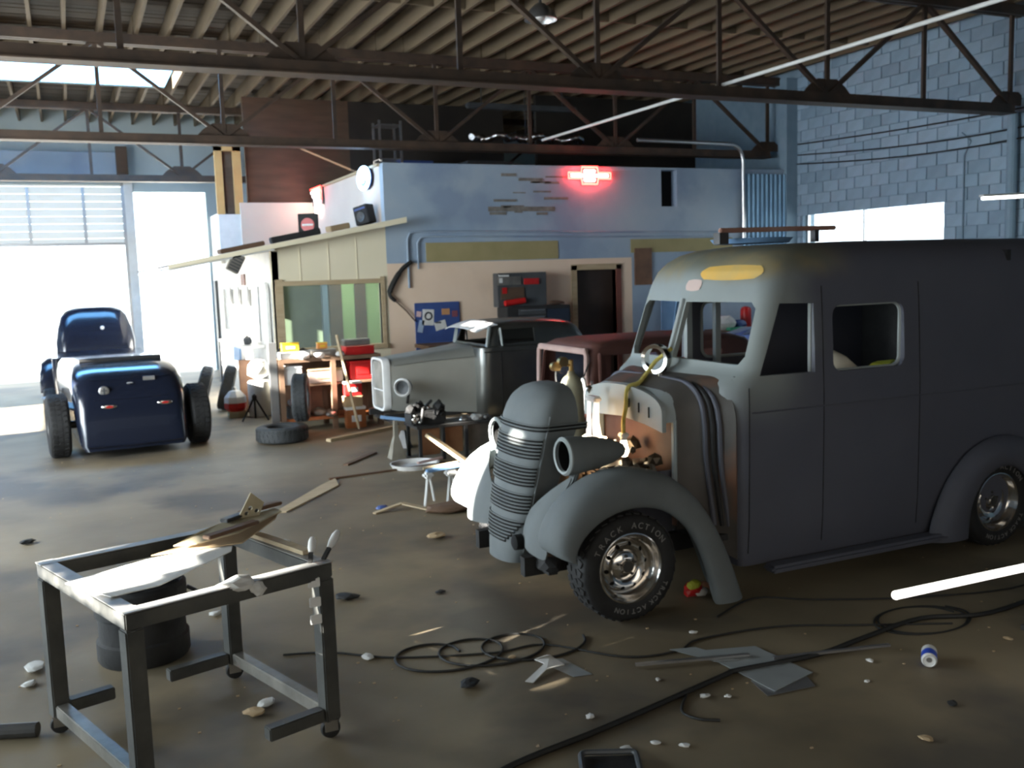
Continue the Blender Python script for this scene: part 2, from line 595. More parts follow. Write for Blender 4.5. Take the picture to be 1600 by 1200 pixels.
def tread(mb, r, wd, n=36):
    for k in range(n):
        a = 2*PI*k/n
        for j in (-1, 0, 1):
            aa = a + (0.5*2*PI/n if j else 0)
            M = Matrix.Rotation(aa, 4, 'Y') @ Matrix.Rotation(R(18*(1 if j >= 0 else -1)), 4, 'Z')
            mb.box(-r*PI/n*0.62, r*PI/n*0.62, j*wd*0.27-wd*0.10, j*wd*0.27+wd*0.10, r-0.004, r+0.005, M=M)

def make_wheel(parent, loc, r=0.325, wd=0.235, ri=0.205, face=-1, style='chrome', letters=True):
    mb = MB().lathe(tire_prof(r, wd, ri), ax='Y', n=48)
    tread(mb, r, wd)
    t = mb.build('wheel', M_black, parent, smooth=True)
    t.location = loc
    if face > 0:
        t.rotation_euler = (0, 0, PI)
    h = wd/2
    # rim: outward face is -y
    rm = MB().lathe([(ri+0.012, -h*0.80), (ri+0.014, -h*0.90), (ri+0.004, -h*0.92), (ri-0.006, -h*0.80), (ri-0.012, -h*0.55), (ri-0.03, -h*0.40), (ri-0.034, -h*0.12), (ri-0.045, -h*0.02), (ri-0.05, h*0.2), (ri, h*0.8)], ax='Y', n=40)
    rim = rm.build('rim', M_chrome if style == 'chrome' else M_steel, t, smooth=True)
    disc = MB().lathe([(ri-0.040, -h*0.06), (ri-0.055, -h*0.34), (ri-0.078, -h*0.46), (0.098, -h*0.40), (0.088, -h*0.30), (0.080, -h*0.36), (0.045, -h*0.42), (0.040, -h*0.62), (0.034, -h*0.62), (0.034, -h*0.1), (0.0, -h*0.1)], ax='Y', n=40)
    cs = []
    c = MB()
    for k in range(10):
        a = 2*PI*k/10 + 0.2
        c.lathe([(0, -h), (0.0135, -h), (0.0135, 0.05), (0, 0.05)], o=((ri-0.068)*math.sin(a)*1.0, 0, (ri-0.068)*math.cos(a)), ax='Y', n=10)
    cs.append(cutter(c))
    d = disc.build('wheel_disc', M_chrome if style == 'chrome' else M_steel, t, smooth=True, solid=0.004, cutters=cs)
    nuts = MB()
    for k in range(5):
        a = 2*PI*k/5
        nuts.lathe([(0, -h*0.50), (0.009, -h*0.50), (0.011, -h*0.30)], o=(0.062*math.sin(a), 0, 0.062*math.cos(a)), ax='Y', n=6)
    nuts.build('lug_nut', M_steel, t)
    MB().lathe([(0, -h*0.60), (0.036, -h*0.60), (0.036, -h*0.2)], ax='Y', n=20).build('hub', M_steel, t)
    MB().lathe([(0, h*0.3), (ri-0.05, h*0.3), (ri-0.05, h*0.35), (0, h*0.35)], ax='Y', n=24).build('brake_drum', M_steel, t)
    if letters:
        yy = -h*1.005
        rr = ri+(r-ri)*0.34
        text_arc(t, 'tire_lettering', 'TRACK', rr, -62, -18, yy, 0.052, M_letter)
        text_arc(t, 'tire_lettering', 'ACTION', rr, 4, 54, yy, 0.052, M_letter)
        text_arc(t, 'tire_lettering', 'TRACK', rr, 118, 150, yy, 0.044, M_letter)
        text_arc(t, 'tire_lettering', 'ACTION', rr, 162, 205, yy, 0.044, M_letter)
    return t
M_letter = mat('raised_white_letters', (0.24, 0.23, 0.22), 0.6)

# ================================================================ the room
WX0, WX1, WY0, WY1, CZ = -5.5, 13.0, -4.0, 24.0, 5.9
fl_ = struct('floor', MB().box(WX0, WX1, WY0, WY1, -0.1, 0), M_floor, 'dark oily concrete floor strewn with dust and scraps')
fl_['category'] = 'floor'
g = struct('ground', MB().box(-45, 50, WY1, 75, -0.14, -0.02), M_ground, 'pale paving outside beyond the open doors')
for nm, a in (('ground', (-45, WX0, -30, WY1)), ('ground', (WX1, 50, -30, WY1))):
    struct(nm, MB().box(a[0], a[1], a[2], a[3], -0.14, -0.02), M_ground, 'pale paving outside the side wall')

# right wall: painted block, with the ribbon window above the van
RW = [(11.45, 14.72, 2.15, 3.10)]
rw = sroot('wall_right', 'pale blue painted block wall on the right')
rw['category'] = 'wall'
wall_holes(MB(), 'X', WX1, 0.25, WY0, WY1, 0, 6.1, RW).build('wall_core', M_mortar, rw)
bl = 0.40; bh = 0.20
meshes = {}
def block_mesh(L, k):
    key = (round(L, 3), k)
    if key not in meshes:
        me = bpy.data.meshes.new('block')
        b = bmesh.new()
        bmesh.ops.create_cube(b, size=1)
        for v in b.verts:
            v.co = Vector((v.co.x*0.03, v.co.y*(L-0.014), v.co.z*(bh-0.012)))
        for v in b.verts:
            if v.co.x < 0:
                v.co.y *= 0.985; v.co.z *= 0.975
        b.to_mesh(me); b.free()
        me.materials.append(M_block[k])
        meshes[key] = me
    return meshes[key]
nb = 0
zz = 2.2
row = 0
rest = MB()
while zz < CZ-0.05:
    y = 9.0 - (0.2 if row % 2 else 0)
    while y < 15.0:
        y1 = min(y+bl, 15.0)
        mz = zz+bh/2
        cut = any(h[0]-0.02 < y1 and y < h[1]+0.02 and h[2] < mz < h[3] for h in RW)
        segs = [(y, y1)]
        if cut:
            h = RW[0]
            segs = [s_ for s_ in ((y, min(y1, h[0])), (max(y, h[1]), y1)) if s_[1]-s_[0] > 0.05]
        for a, b in segs:
            if nb < 298:
                o = bpy.data.objects.new('block', block_mesh(b-a, random.choice((0, 0, 1, 1, 2))))
                COL.objects.link(o); o.parent = rw
                o.location = (WX1-0.006+random.uniform(-0.003, 0.003), (a+b)/2, mz)
                nb += 1
            else:
                rest.box(WX1-0.02, WX1+0.01, a+0.007, b-0.007, zz+0.006, zz+bh-0.006)
        y += bl
    zz += bh; row += 1
o = rest.build('block', M_block[1], rw); o['kind'] = 'stuff'

# window frame of the ribbon window
wn = sroot('window_1', 'wide bright ribbon window high in the right wall')
h = RW[0]
fm = MB()
fm.box(WX1+0.05, WX1+0.12, h[0], h[1], h[3]-0.05, h[3]); fm.box(WX1+0.05, WX1+0.12, h[0], h[1], h[2], h[2]+0.05)
for y in (h[0], (h[0]+h[1])/2+0.15, h[1]-0.04):
    fm.box(WX1+0.05, WX1+0.12, y, y+0.025, h[2], h[3])
fm.build('window_frame', M_alu, wn)
MB().box(WX1+0.08, WX1+0.085, h[0], h[1], h[2], h[3]).build('pane', M_glass, wn)
single('notice_card', MB().box(0, 0.01, -0.22, 0.22, 0, 0.27), M_grey, 'small grey card propped against the bright ribbon window', 'card', loc=(WX1-0.012, 13.30, 2.152))

# rear wall, behind the camera
rb = struct('wall_rear', MB().box(WX0, WX1, WY0-0.2, WY0, 0, 6.1), M_bluewall, 'painted wall behind the camera')
# unseen left wall; its gaps are added to aim sun at chosen parts
def sunhole(x0, y0, z0, x1, y1, z1, pad=0.0):
    ys, zs = [], []
    for x in (x0, x1):
        for y in (y0, y1):
            for z in (z0, z1):
                s_ = (x-WX0)/SUN_D.x
                ys.append(y - SUN_D.y*s_)
                zs.append(z - SUN_D.z*s_)
    return [min(ys)-pad, max(ys)+pad, max(0.3, min(zs)-pad), min(CZ-0.1, max(zs)+pad)]
def hole_at(x, y, z, hw, hh):
    s_ = (x-WX0)/SUN_D.x
    yy, zz_ = y - SUN_D.y*s_, z - SUN_D.z*s_
    return (yy-hw, yy+hw, zz_-hh, zz_+hh)
HOLES = []
for k in range(7):                               # end bar of the cart
    HOLES.append(hole_at(-0.18+0.31*k/6, 4.88-0.91*k/6, 0.81, 0.085, 0.032))
for k in range(9):                               # near bar of the cart
    HOLES.append(hole_at(0.15+0.80*k/8, 3.97+0.25*k/8, 0.81, 0.035, 0.034))
for k in range(4):                               # far bar of the cart
    HOLES.append(hole_at(-0.1+0.3*k/3, 4.93+0.09*k/3, 0.82, 0.03, 0.03))
HOLES += [
    hole_at(0.02, 4.35, 0.84, 0.12, 0.05), hole_at(0.20, 4.42, 0.85, 0.17, 0.05), hole_at(0.38, 4.50, 0.86, 0.14, 0.045), hole_at(0.52, 4.64, 0.87, 0.09, 0.03),   # card on the cart
    hole_at(0.92, 4.20, 0.62, 0.035, 0.02), hole_at(0.92, 4.20, 0.70, 0.035, 0.02), hole_at(0.92, 4.20, 0.77, 0.035, 0.02),
    hole_at(2.47, 5.50, 1.105, 0.085, 0.038),   # grille
    hole_at(2.47, 5.86, 1.12, 0.05, 0.03),
    hole_at(2.47, 5.47, 1.01, 0.055, 0.022), hole_at(2.47, 5.51, 0.965, 0.025, 0.012),
    hole_at(2.55, 6.32, 0.74, 0.22, 0.42),    # far front wing
    hole_at(4.12, 7.92, 1.05, 0.035, 0.14),   # gas bottle
    hole_at(4.10, 7.90, 1.24, 0.05, 0.03),
    hole_at(4.50, 8.20, 0.88, 0.05, 0.16),    # torch handles
    hole_at(2.72, 13.3, 1.06, 0.28, 0.20),    # workbench
    hole_at(3.15, 13.1, 0.98, 0.14, 0.08),
    hole_at(3.42, 13.15, 0.55, 0.14, 0.15),
    hole_at(2.60, 13.25, 0.70, 0.10, 0.12),
    hole_at(0.10, 14.1, 1.12, 0.60, 0.09),    # roadster deck
    hole_at(-0.08, 13.1, 0.90, 0.18, 0.10),
    hole_at(3.50, 10.45, 0.60, 0.28, 0.05),   # engine
    hole_at(3.95, 10.35, 0.45, 0.30, 0.03),
    hole_at(3.60, 12.3, 0.80, 0.08, 0.22),
    hole_at(4.84, 11.6, 1.46, 0.30, 0.05),    # coupe visor
    hole_at(4.80, 11.4, 1.22, 0.06, 0.16),
    hole_at(2.87, 17.9, 1.30, 1.30, 0.85),    # side wall of the office
    hole_at(2.62, 15.3, 0.60, 0.25, 0.40),
    hole_at(3.20, 8.40, 0.40, 0.22, 0.14),
    hole_at(-1.5, 17.3, 0.0, 1.8, 0.45),
]
lw = struct('wall_left', wall_holes(MB(), 'X', WX0-0.12, 0.12, WY0, WY1, 0, 6.1, HOLES), M_bluewall, 'painted left wall, unseen, with gaps cut to aim the sun')

# far wall with the roll-up door
DH = [(-4.2, 1.36, 0, 4.36), (1.52, 3.15, 0, 4.2)]
fw = struct('wall_back', wall_holes(MB(), 'Y', WY1, 0.2, WX0, WX1, 0, 6.1, DH), mat('pale_blue_end_wall', (0.42, 0.52, 0.56), 0.7, 0, (0.5, 0.58, 0.6), 1.5, 1), 'pale blue end wall around the open doors')
struct('trim_1', MB().box(1.36, 1.55, WY1-0.1, WY1, 0, 4.4), M_white, 'white jamb between the two open doorways')
dr = sroot('door_1', 'white ribbed roll-up door, half raised')
z = 3.0
k = 0
while z < 4.34:
    MB().box(-4.2, 1.36, WY1+0.03, WY1+0.07, z, z+0.155, bev=0.012).build('slat', M_shut, dr)
    z += 0.165
    k += 1
for x in (-3.2, -1.9, -0.62, 0.5):
    MB().box(x-0.03, x+0.03, WY1-0.01, WY1+0.03, 3.0, 4.3).build('rib', M_alu, dr)
MB().box(-4.2, 1.36, WY1-0.02, WY1+0.03, 3.0, 3.06).build('bottom_rail', M_alu, dr)
MB().box(1.30, 1.38, WY1-0.06, WY1, 0, 4.4).build('track', M_alu, dr)
hd = struct('trim_2', MB().box(-4.3, 1.45, WY1-0.25, WY1-0.02, 4.4, 5.05), M_bluewall, 'dull blue header box above the roll-up door')
single('wall_speaker', MB().box(-0.12, 0.12, -0.15, 0, 0, 0.75, bev=0.01), M_brownwood, 'narrow brown box on the end wall above the door', 'box', loc=(1.35, WY1-0.26, 4.42))

# ceiling: deck boards, joists
ce = sroot('ceiling', 'dark timber roof of boards on pale joists')
ce['category'] = 'ceiling'
SK = (-3.4, 1.95, 17.2, 19.5)
db = MB()
y = WY0
wdt = 0.185
while y < WY1:
    segs = [(WX0, WX1)]
    if SK[2] < y+wdt and y < SK[3]:
        segs = [(WX0, SK[0]), (SK[1], WX1)]
    for a, b in segs:
        db.box(a, b, y, y+wdt-0.012, 6.0+random.uniform(0, .012), 6.03)
    y += wdt
o = db.build('deck_board', M_deck, ce); o['kind'] = 'stuff'
MB().box(WX0, SK[0], WY0, WY1, 6.04, 6.1).box(SK[1], WX1, WY0, WY1, 6.04, 6.1).box(SK[0], SK[1], WY0, SK[2], 6.04, 6.1).box(SK[0], SK[1], SK[3], WY1, 6.04, 6.1).build('roofing', M_deck, ce)
MB().box(SK[0], SK[1], SK[2]+0.02, SK[3]-0.02, 5.735, 5.745).build('skylight_panel', M_trans, ce)
for a_ in (SK[2], SK[3]):
    MB().box(SK[0], SK[1], a_-0.03, a_+0.02, 5.71, 6.0).build('trimmer', M_joist, ce)
jm = None
for (ya, yb) in ((4.6, 10.1), (10.1, 15.5), (15.5, 21.3), (21.3, 24.0)):
    jm = None
    x = WX0+0.25
    while x < WX1:
        if x > -3.6 or ya > 12:
            jit = random.uniform(-0.02, 0.02)
            if SK[0] < x < SK[1] and ya == 15.5:
                for a_, b_ in ((15.5, SK[2]-0.03), (SK[3]+0.02, 21.3)):
                    MB().box(x-0.025, x+0.025, a_, b_, 5.71, 5.99).build('joist', M_joist, ce)
                x += 0.46
                continue
            if jm is None:
                o = MB().box(-0.025, 0.025, 0, yb-ya, -0.14, 0.14).build('joist', M_joist, ce)
                jm = o.data
            else:
                o = bpy.data.objects.new('joist', jm)
                COL.objects.link(o); o.parent = ce
            o.location = (x+jit, ya, 5.85)
        x += 0.46
# blocking between joists over the trusses
bk = MB()
for yb in (7.4, 12.8, 16.6):
    x = WX0+0.25
    while x < WX1:
        bk.box(x+0.03, x+0.43, yb-0.02, yb+0.02, 5.73, 5.97)
        x += 0.46
o = bk.build('blocking', M_joist, ce); o['kind'] = 'stuff'

def truss(y, label, x0=-5.5, x1=13.0, gus=()):
    t = thing('roof_truss', label, 'truss', (x0, y, 4.18), group='steel trusses under the roof')
    def B(n, mb): return mb.build(n, M_truss, t, world=True)
    B('bottom_chord', MB().box(x0, x1-0.25, y-0.09, y-0.02, 4.18, 4.30).box(x0, x1-0.25, y+0.02, y+0.09, 4.18, 4.30).box(x0, x1-0.25, y-0.13, y+0.13, 4.165, 4.18))
    B('top_chord', MB().box(x0, x1, y-0.09, y-0.02, 5.56, 5.70).box(x0, x1, y+0.02, y+0.09, 5.56, 5.70))
    n0 = 12.75
    k = 0
    while n0-1.73*k > x0:
        xa = n0-1.73*k
        B('vertical', MB().box(xa-0.03, xa+0.03, y-0.02, y+0.02, 4.2, 5.6))
        if k % 2 == 0:
            B('gusset', MB().prism([(xa-0.40, y-0.012, 4.30), (xa+0.40, y-0.012, 4.30), (xa+0.30, y-0.012, 4.40), (xa+0.16, y-0.012, 4.49), (xa-0.16, y-0.012, 4.49), (xa-0.30, y-0.012, 4.40)], (0, 0.024, 0)))
            for dx in (-1.73, 1.73):
                if xa+dx < x1 and xa+dx > x0:
                    B('diagonal', MB().beam((xa, y, 4.28), (xa+dx, y, 5.6), 0.07, 0.05))
        k += 1
    return t
truss(10.1, 'nearest rusty steel roof truss, its bottom chord crossing the whole picture')
truss(15.5, 'middle steel roof truss standing over the office front wall')
truss(21.3, 'farthest steel roof truss, close before the roll-up door')
single('conduit', MB().tube([(0, 0, 0), (0, 9.6, 0)], 0.022, 8), M_white, 'straight white conduit lying across the truss chords', 'pipe', loc=(7.6, 5.5, 4.33))

# ================================================================ the office block
YO = 15.0
of = sroot('wall_office', 'blue and salmon painted office front wall')
of['category'] = 'wall'
DOX = (8.14, 8.94)
wall_holes(MB(), 'Y', YO, 0.18, 4.70, 12.75, 2.30, 3.85, [(9.93, 10.27, 3.2, 3.86)]).build('upper_wall', M_bluewall, of)
wall_holes(MB(), 'Y', YO, 0.18, 4.70, 9.28, 0, 2.30, [(DOX[0], DOX[1], -1, 2.10)]).build('lower_wall', M_salmon, of)
MB().box(9.28, 12.75, YO, YO+0.18, 0, 2.30).build('lower_wall', M_bluewall, of, label='pale blue lower wall right of the doorway')
MB().box(5.37, 7.79, YO-0.012, YO, 2.31, 2.62).build('paint_band', M_olive, of, label='ochre strip of bare wall')
MB().box(9.26, 11.5, YO-0.012, YO, 2.38, 2.62).build('paint_band', M_olive, of, label='ochre strip of bare wall right of the doorway')
MB().box(4.70, 13.0, YO-0.02, YO+0.2, 3.85, 3.89).build('coping', M_bluewall, of)
MB().box(9.88, 10.32, YO+0.19, YO+0.22, 3.0, 3.9).build('duct_hole', M_void, of)
# rough patch where a sign was taken off
pt = MB()
for k in range(16):
    x = random.uniform(6.45, 7.6); zz = random.choice((3.72, 3.6, 3.45, 3.3, 3.2, 3.12, 3.08)) + random.uniform(-.03, .03)
    pt.box(x, x+random.uniform(.12, .5), YO-0.012, YO, zz, zz+random.uniform(.015, .05))
pt.box(6.5, 7.75, YO-0.008, YO, 3.12, 3.20)
pt.build('scraped_patch', mat('scraped_plaster', (0.14, 0.13, 0.115), 0.85, 0, (0.26, 0.25, 0.23), 9, 1), of)
corr = MB()
rows = [[], []]
for k in range(61):
    x = 11.72 + 1.05*k/60
    for i, zz in enumerate((2.2, 3.8)):
        rows[i].append(Vector((x, YO-0.05+0.022*math.cos(k*PI/3), zz)))
corr.grid(rows)
corr.build('corrugated_sheet', M_corr, of, solid=0.004)
struct('trim_3', MB().box(12.72, 13.0, YO-0.1, YO+0.1, 0, 5.6), M_mortar, 'dark pilaster in the corner of the block wall')
dk = sroot('door_2', 'dark open doorway with a brown wooden frame in the office wall')
for a in ((DOX[0]-0.10, DOX[0]), (DOX[1], DOX[1]+0.10)):
    MB().box(a[0], a[1], YO-0.03, YO+0.2, 0, 2.18).build('jamb', M_woodpale if a[0] < 8.5 else mat('red_brown_jamb', (0.16, 0.05, 0.035), 0.6), dk)
MB().box(DOX[0]-0.1, DOX[1]+0.1, YO-0.03, YO+0.2, 2.10, 2.20).build('lintel', M_woodpale, dk)
MB().box(DOX[0], DOX[1], YO+0.12, YO+0.16, 0, 2.10).build('door_leaf', mat('dark_brown_door', (0.030, 0.018, 0.014), 0.6, 0, (0.05, 0.03, 0.022), 3, 1), dk)
# conduit on the wall
cb = of
pts = [(5.05, YO-0.03, 1.9), (5.05, YO-0.03, 2.68), (5.10, YO-0.03, 2.78), (5.2, YO-0.03, 2.80), (11.44, YO-0.03, 2.72)]
single('conduit', MB().tube([Vector(p)-Vector((5.05, YO, 1.9)) for p in pts], 0.018, 8), M_bluewall, 'long blue painted conduit running along the office wall', 'pipe', loc=(5.05, YO, 1.9))
pts = [(5.22, YO-0.03, 2.2), (5.22, YO-0.03, 2.62), (5.28, YO-0.03, 2.70), (5.4, YO-0.03, 2.72), (11.44, YO-0.03, 2.64)]
single('conduit', MB().tube([Vector(p)-Vector((5.22, YO, 2.2)) for p in pts], 0.014, 8), M_bluewall, 'thinner blue conduit just below the long conduit on the office wall', 'pipe', loc=(5.22, YO, 2.2))
pts = smooth_pts([(9.4, YO-0.06, 4.36), (11.2, YO-0.06, 4.34), (11.55, YO-0.06, 4.30), (11.70, YO-0.06, 4.12), (11.72, YO-0.06, 3.7), (11.73, YO-0.06, 2.5)], 5)
single('vent_pipe', MB().tube([p-Vector((9.4, YO, 2.5)) for p in pts], 0.035, 10), M_alu, 'grey pipe bending down the office wall beside the corrugated sheet', 'pipe', loc=(9.4, YO, 2.5))

# lean-to front wall with its window (same plane), side wall, roof
le = sroot('wall_front', 'cream boarded front of the lean-to office')
le['category'] = 'wall'
WN = (3.02, 4.58, 1.02, 2.0)
wall_holes(MB(), 'Y', YO, 0.12, 2.87, 4.70, 0, 2.45, [WN]).build('boarding', M_cream, le)
MB().prism([(2.87, YO, 2.45), (4.70, YO, 2.45), (4.70, YO, 2.92), (2.87, YO, 2.60)], (0, 0.12, 0)).build('gable', M_cream, le)
for x in (3.3, 3.75, 4.2):
    MB().box(x, x+0.012, YO-0.008, YO, 2.05, 2.6+0.17*(x-2.87)).build('batten', M_cream, le)
w2 = sroot('window_2', 'wooden framed interior window of the lean-to office')
for a in ((2.90, 3.02, 0.98, 2.10), (4.58, 4.64, 0.98, 2.10)):
    MB().box(a[0], a[1], YO-0.03, YO+0.1, a[2], a[3]).build('window_frame', M_woodpale, w2)
MB().box(2.90, 4.64, YO-0.035, YO+0.1, 2.0, 2.07).build('window_frame', M_woodpale, w2)
MB().box(2.90, 4.64, YO-0.06, YO+0.1, 0.96, 1.03).build('window_sill', M_woodpale, w2)
MB().box(3.02, 4.58, YO+0.05, YO+0.055, 1.03, 2.0).build('pane', M_glass, w2)
# room behind that window
rm_ = sroot('room_interior', 'dim green office seen through the wooden window')
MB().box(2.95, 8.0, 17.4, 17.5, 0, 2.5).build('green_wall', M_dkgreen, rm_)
MB().box(4.42, 4.66, 16.9, 16.95, 0.4, 2.4).build('green_panel', M_greenwall, rm_)
MB().box(4.86, 5.15, 16.9, 16.95, 0.4, 2.4).build('green_panel', M_greenwall, rm_)
MB().box(4.20, 4.42, 16.85, 16.95, 0.4, 2.4).build('brown_panel', M_brownwood, rm_)
MB().box(4.66, 4.86, 16.85, 16.95, 0.4, 2.4).build('brown_panel', M_brownwood, rm_)
MB().box(4.06, 4.16, 16.8, 16.9, 0.4, 2.4).build('blue_panel', M_skyblue, rm_)
MB().box(2.9, 8.0, 15.2, 17.5, 2.46, 2.5).build('office_ceiling', M_white, rm_)
lamp('office_lamp', 'AREA', (4.3, 16.0, 2.42), 26, (0.95, 1.0, 0.8), (0, 0, 0), shape='RECTANGLE', size=1.2, size_y=0.3)
for i, x in enumerate((3.72, 4.05)):
    single('office_lamp_tray', MB().box(-0.13, 0.13, -0.3, 0.3, -0.03, 0.03), M_white, ('left' if i == 0 else 'right') + ' white ceiling lamp tray seen through the office window', 'lamp', loc=(x, 16.4, 2.15))
sw = sroot('wall_side', 'white side wall of the lean-to with tall panes')
sw['category'] = 'wall'
wall_holes(MB(), 'X', 2.87, 0.1, YO, 21.5, 0, 2.53, [(16.2, 20.2, 1.15, 1.95)]).build('side_boarding', M_white, sw)
w3 = sroot('window_3', 'row of tall panes, coloured white for their glare, in the side wall of the lean-to')
for k in range(4):
    y = 16.25 + k*1.0
    MB().box(2.90, 2.93, y+0.06, y+0.9, 1.15, 1.95, bev=0.01).build('white_pane', M_paper, w3)  # panes coloured white to show them blown out by light
    MB().box(2.84, 2.90, y-0.05, y+0.02, 1.10, 2.0).build('mullion', M_alu, w3)
MB().box(2.82, 2.95, 20.9, 21.15, 0, 2.12).build('door_post', M_grey, w3)
rf = sroot('roof_lean', 'sloping cream edged roof of the lean-to')
MB().prism([(1.35, YO-0.35, 2.36), (4.95, YO-0.35, 3.02), (4.95, YO-0.35, 2.93), (1.35, YO-0.35, 2.30)], (0, 0.05, 0)).build('fascia', M_cream, rf)
MB().prism([(1.35, YO-0.30, 2.36), (4.70, YO-0.30, 2.97), (4.70, YO-0.30, 2.94), (1.35, YO-0.30, 2.33)], (0, 6.5, 0)).build('roof_sheet', M_brownwood, rf)
MB().prism([(1.35, YO-0.30, 2.30), (2.87, YO-0.30, 2.58), (2.87, YO-0.30, 2.54), (1.35, YO-0.30, 2.27)], (0, 6.5, 0)).build('soffit', M_white, rf)
# tall block above the lean-to
tb = sroot('wall_loft', 'pinkish cream upper side wall above the lean-to roof')
tb['category'] = 'wall'
MB().box(4.70, 4.82, YO+0.18, 19.6, 2.9, 3.86).build('side_panel', M_pinkcream, tb)
MB().box(4.66, 4.84, YO+0.16, 19.6, 3.86, 3.90).build('cap_rail', M_woodpale, tb)
MB().box(3.22, 4.70, 19.6, 19.7, 2.4, 3.62).build('side_panel', M_pinkcream, tb)
MB().box(3.22, 3.30, 19.7, 23.9, 2.4, 3.62).build('side_panel', M_white, tb)
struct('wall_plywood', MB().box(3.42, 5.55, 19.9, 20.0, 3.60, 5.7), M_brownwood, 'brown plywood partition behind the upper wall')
struct('wall_shade_dark', MB().box(5.55, 9.05, 19.9, 20.0, 3.60, 5.7), mat('shade_dark_panel', (0.022, 0.018, 0.015), 0.8, 0, (0.035, 0.028, 0.022), 2, 1), 'partition deep in the loft, coloured dark for the shade there')  # near-black colour stands for the shade in the loft depth
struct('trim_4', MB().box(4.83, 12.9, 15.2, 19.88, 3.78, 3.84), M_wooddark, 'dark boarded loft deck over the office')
M_loftdark = mat('shade_dark_boards', (0.022, 0.018, 0.015), 0.8, 0, (0.035, 0.028, 0.022), 2, 1)  # shade of the deep loft put into the board colour
struct('wall_rear_loft', MB().box(9.05, 12.99, 18.25, 18.35, 3.84, 5.7), M_loftdark, 'added partition at the back of the loft, coloured dark for shade')  # added partition; keeps the depth behind the office dark
fr = thing('loft_doorway', 'orange timber door frame standing up in the loft', 'frame', (2.9, 19.75, 3.4))
MB().box(2.80, 2.94, 19.7, 19.8, 3.40, 4.95).build('post', mat('orange_timber', (0.60, 0.36, 0.13), 0.7, 0, (0.5, 0.28, 0.1), 3, 1), fr, world=True)
MB().box(3.14, 3.30, 19.7, 19.8, 3.40, 4.95).build('post', MATS['orange_timber'], fr, world=True)
MB().box(2.80, 3.30, 19.7, 19.8, 4.62, 4.8).build('rail', MATS['orange_timber'], fr, world=True)
MB().box(2.94, 3.14, 19.77, 19.8, 3.40, 4.62).build('panel', M_brownwood, fr, world=True)
MB().box(2.80, 3.30, 19.65, 19.85, 2.45, 3.40).build('stub_wall', M_white, fr, world=True)

# junk in the loft, dark behind the office front wall
t = thing('steel_shelf', 'black steel shelf standing in the loft behind the cream wall', 'shelf', (5.6, 18.0, 3.84))
for x in (0, 0.42):
    for y in (0, 0.4):
        MB().box(x, x+0.04, y, y+0.04, 0, 1.2).build('post', M_alu, t)
for k in range(4):
    MB().box(0, 0.46, 0, 0.44, 0.15+0.32*k, 0.17+0.32*k).build('shelf_board', M_alu, t)
junk = [('crate', 7.0, 17.0, .9, .7, .35, M_grey, 'grey crate in the loft behind the scraped sign patch'), ('crate', 8.6, 17.5, .7, .6, .3, M_alu, 'pale metal crate in the loft near the red neon sign'), ('crate', 6.2, 18.4, .6, .5, .5, M_bluepaint, 'blue crate deep in the loft left of the lamp'), ('crate', 10.4, 17.2, 1.2, .6, .28, M_bluepaint, 'long blue crate in the loft near the bent pipe'), ('crate', 5.1, 16.4, .3, .3, .22, M_steel, 'small black box on the loft edge by the round blue sign')]
for n, x, y, a, b, c, m, lab in junk:
    t = thing(n, lab, 'crate', (x, y, 3.84))
    MB().box(0, a, 0, b, 0, c, bev=0.015).build('body', m, t)
    MB().box(-.02, a+.02, -.02, b+.02, c-0.04, c+0.01, bev=0.01).build('lid', m, t)
# silver flexible duct
pts = [(7.0+0.11*k, 0.12*math.sin(k*0.9), 0.03*math.sin(k*1.7)-0.02*abs(k-10)/10) for k in range(22)]
single('flexible_duct', MB().tube([Vector(p)-Vector((7.0, 0, 0)) for p in smooth_pts(pts, 4)], [0.06+0.02*(i % 4 in (1, 2)) for i in range(21*4+1)], 10), mat('foil', (0.8, 0.8, 0.82), 0.25, 1.0), 'crumpled silver foil duct hanging above the office wall', 'duct', loc=(7.0, 16.8, 4.62), smooth=True)
single('lamp_housing', MB().box(-1.15, 1.15, -0.08, 0.08, 0, 0.10, bev=0.02), M_grey, 'unlit tube lamp housing hanging in the dark loft', 'lamp', loc=(8.15, 17.0, 5.15))
for x in (7.3, 9.0):
    single('lamp_hanger', MB().tube([(0, 0, 0), (0, 0, 0.48)], 0.01, 6), M_steel, ('left' if x < 8 else 'right')+' hanger rod of the unlit tube lamp housing', 'rod', loc=(x, 17.0, 5.25))
single('duct_strap', MB().tube([(0, 0, 0), (0, 0, 1.05)], 0.008, 6), M_steel, 'thin strap holding the foil duct to the roof', 'strap', loc=(8.1, 16.8, 4.68))
t = thing('bay_lamp', 'round aluminium bay lamp hanging unlit from the roof', 'lamp', (5.76, 11.4, 5.28))
MB().lathe([(0.21, 0.0), (0.205, 0.03), (0.15, 0.12), (0.06, 0.2), (0, 0.21)], n=28).build('shade', M_alu, t, smooth=True, solid=0.004)
MB().lathe([(0, -0.01), (0.06, 0.02), (0.07, 0.10), (0.0, 0.15)], n=16).build('bulb', M_white, t, smooth=True)
MB().tube([(0, 0, 0.2), (0, 0, 0.45)], 0.02).build('stem', M_steel, t)

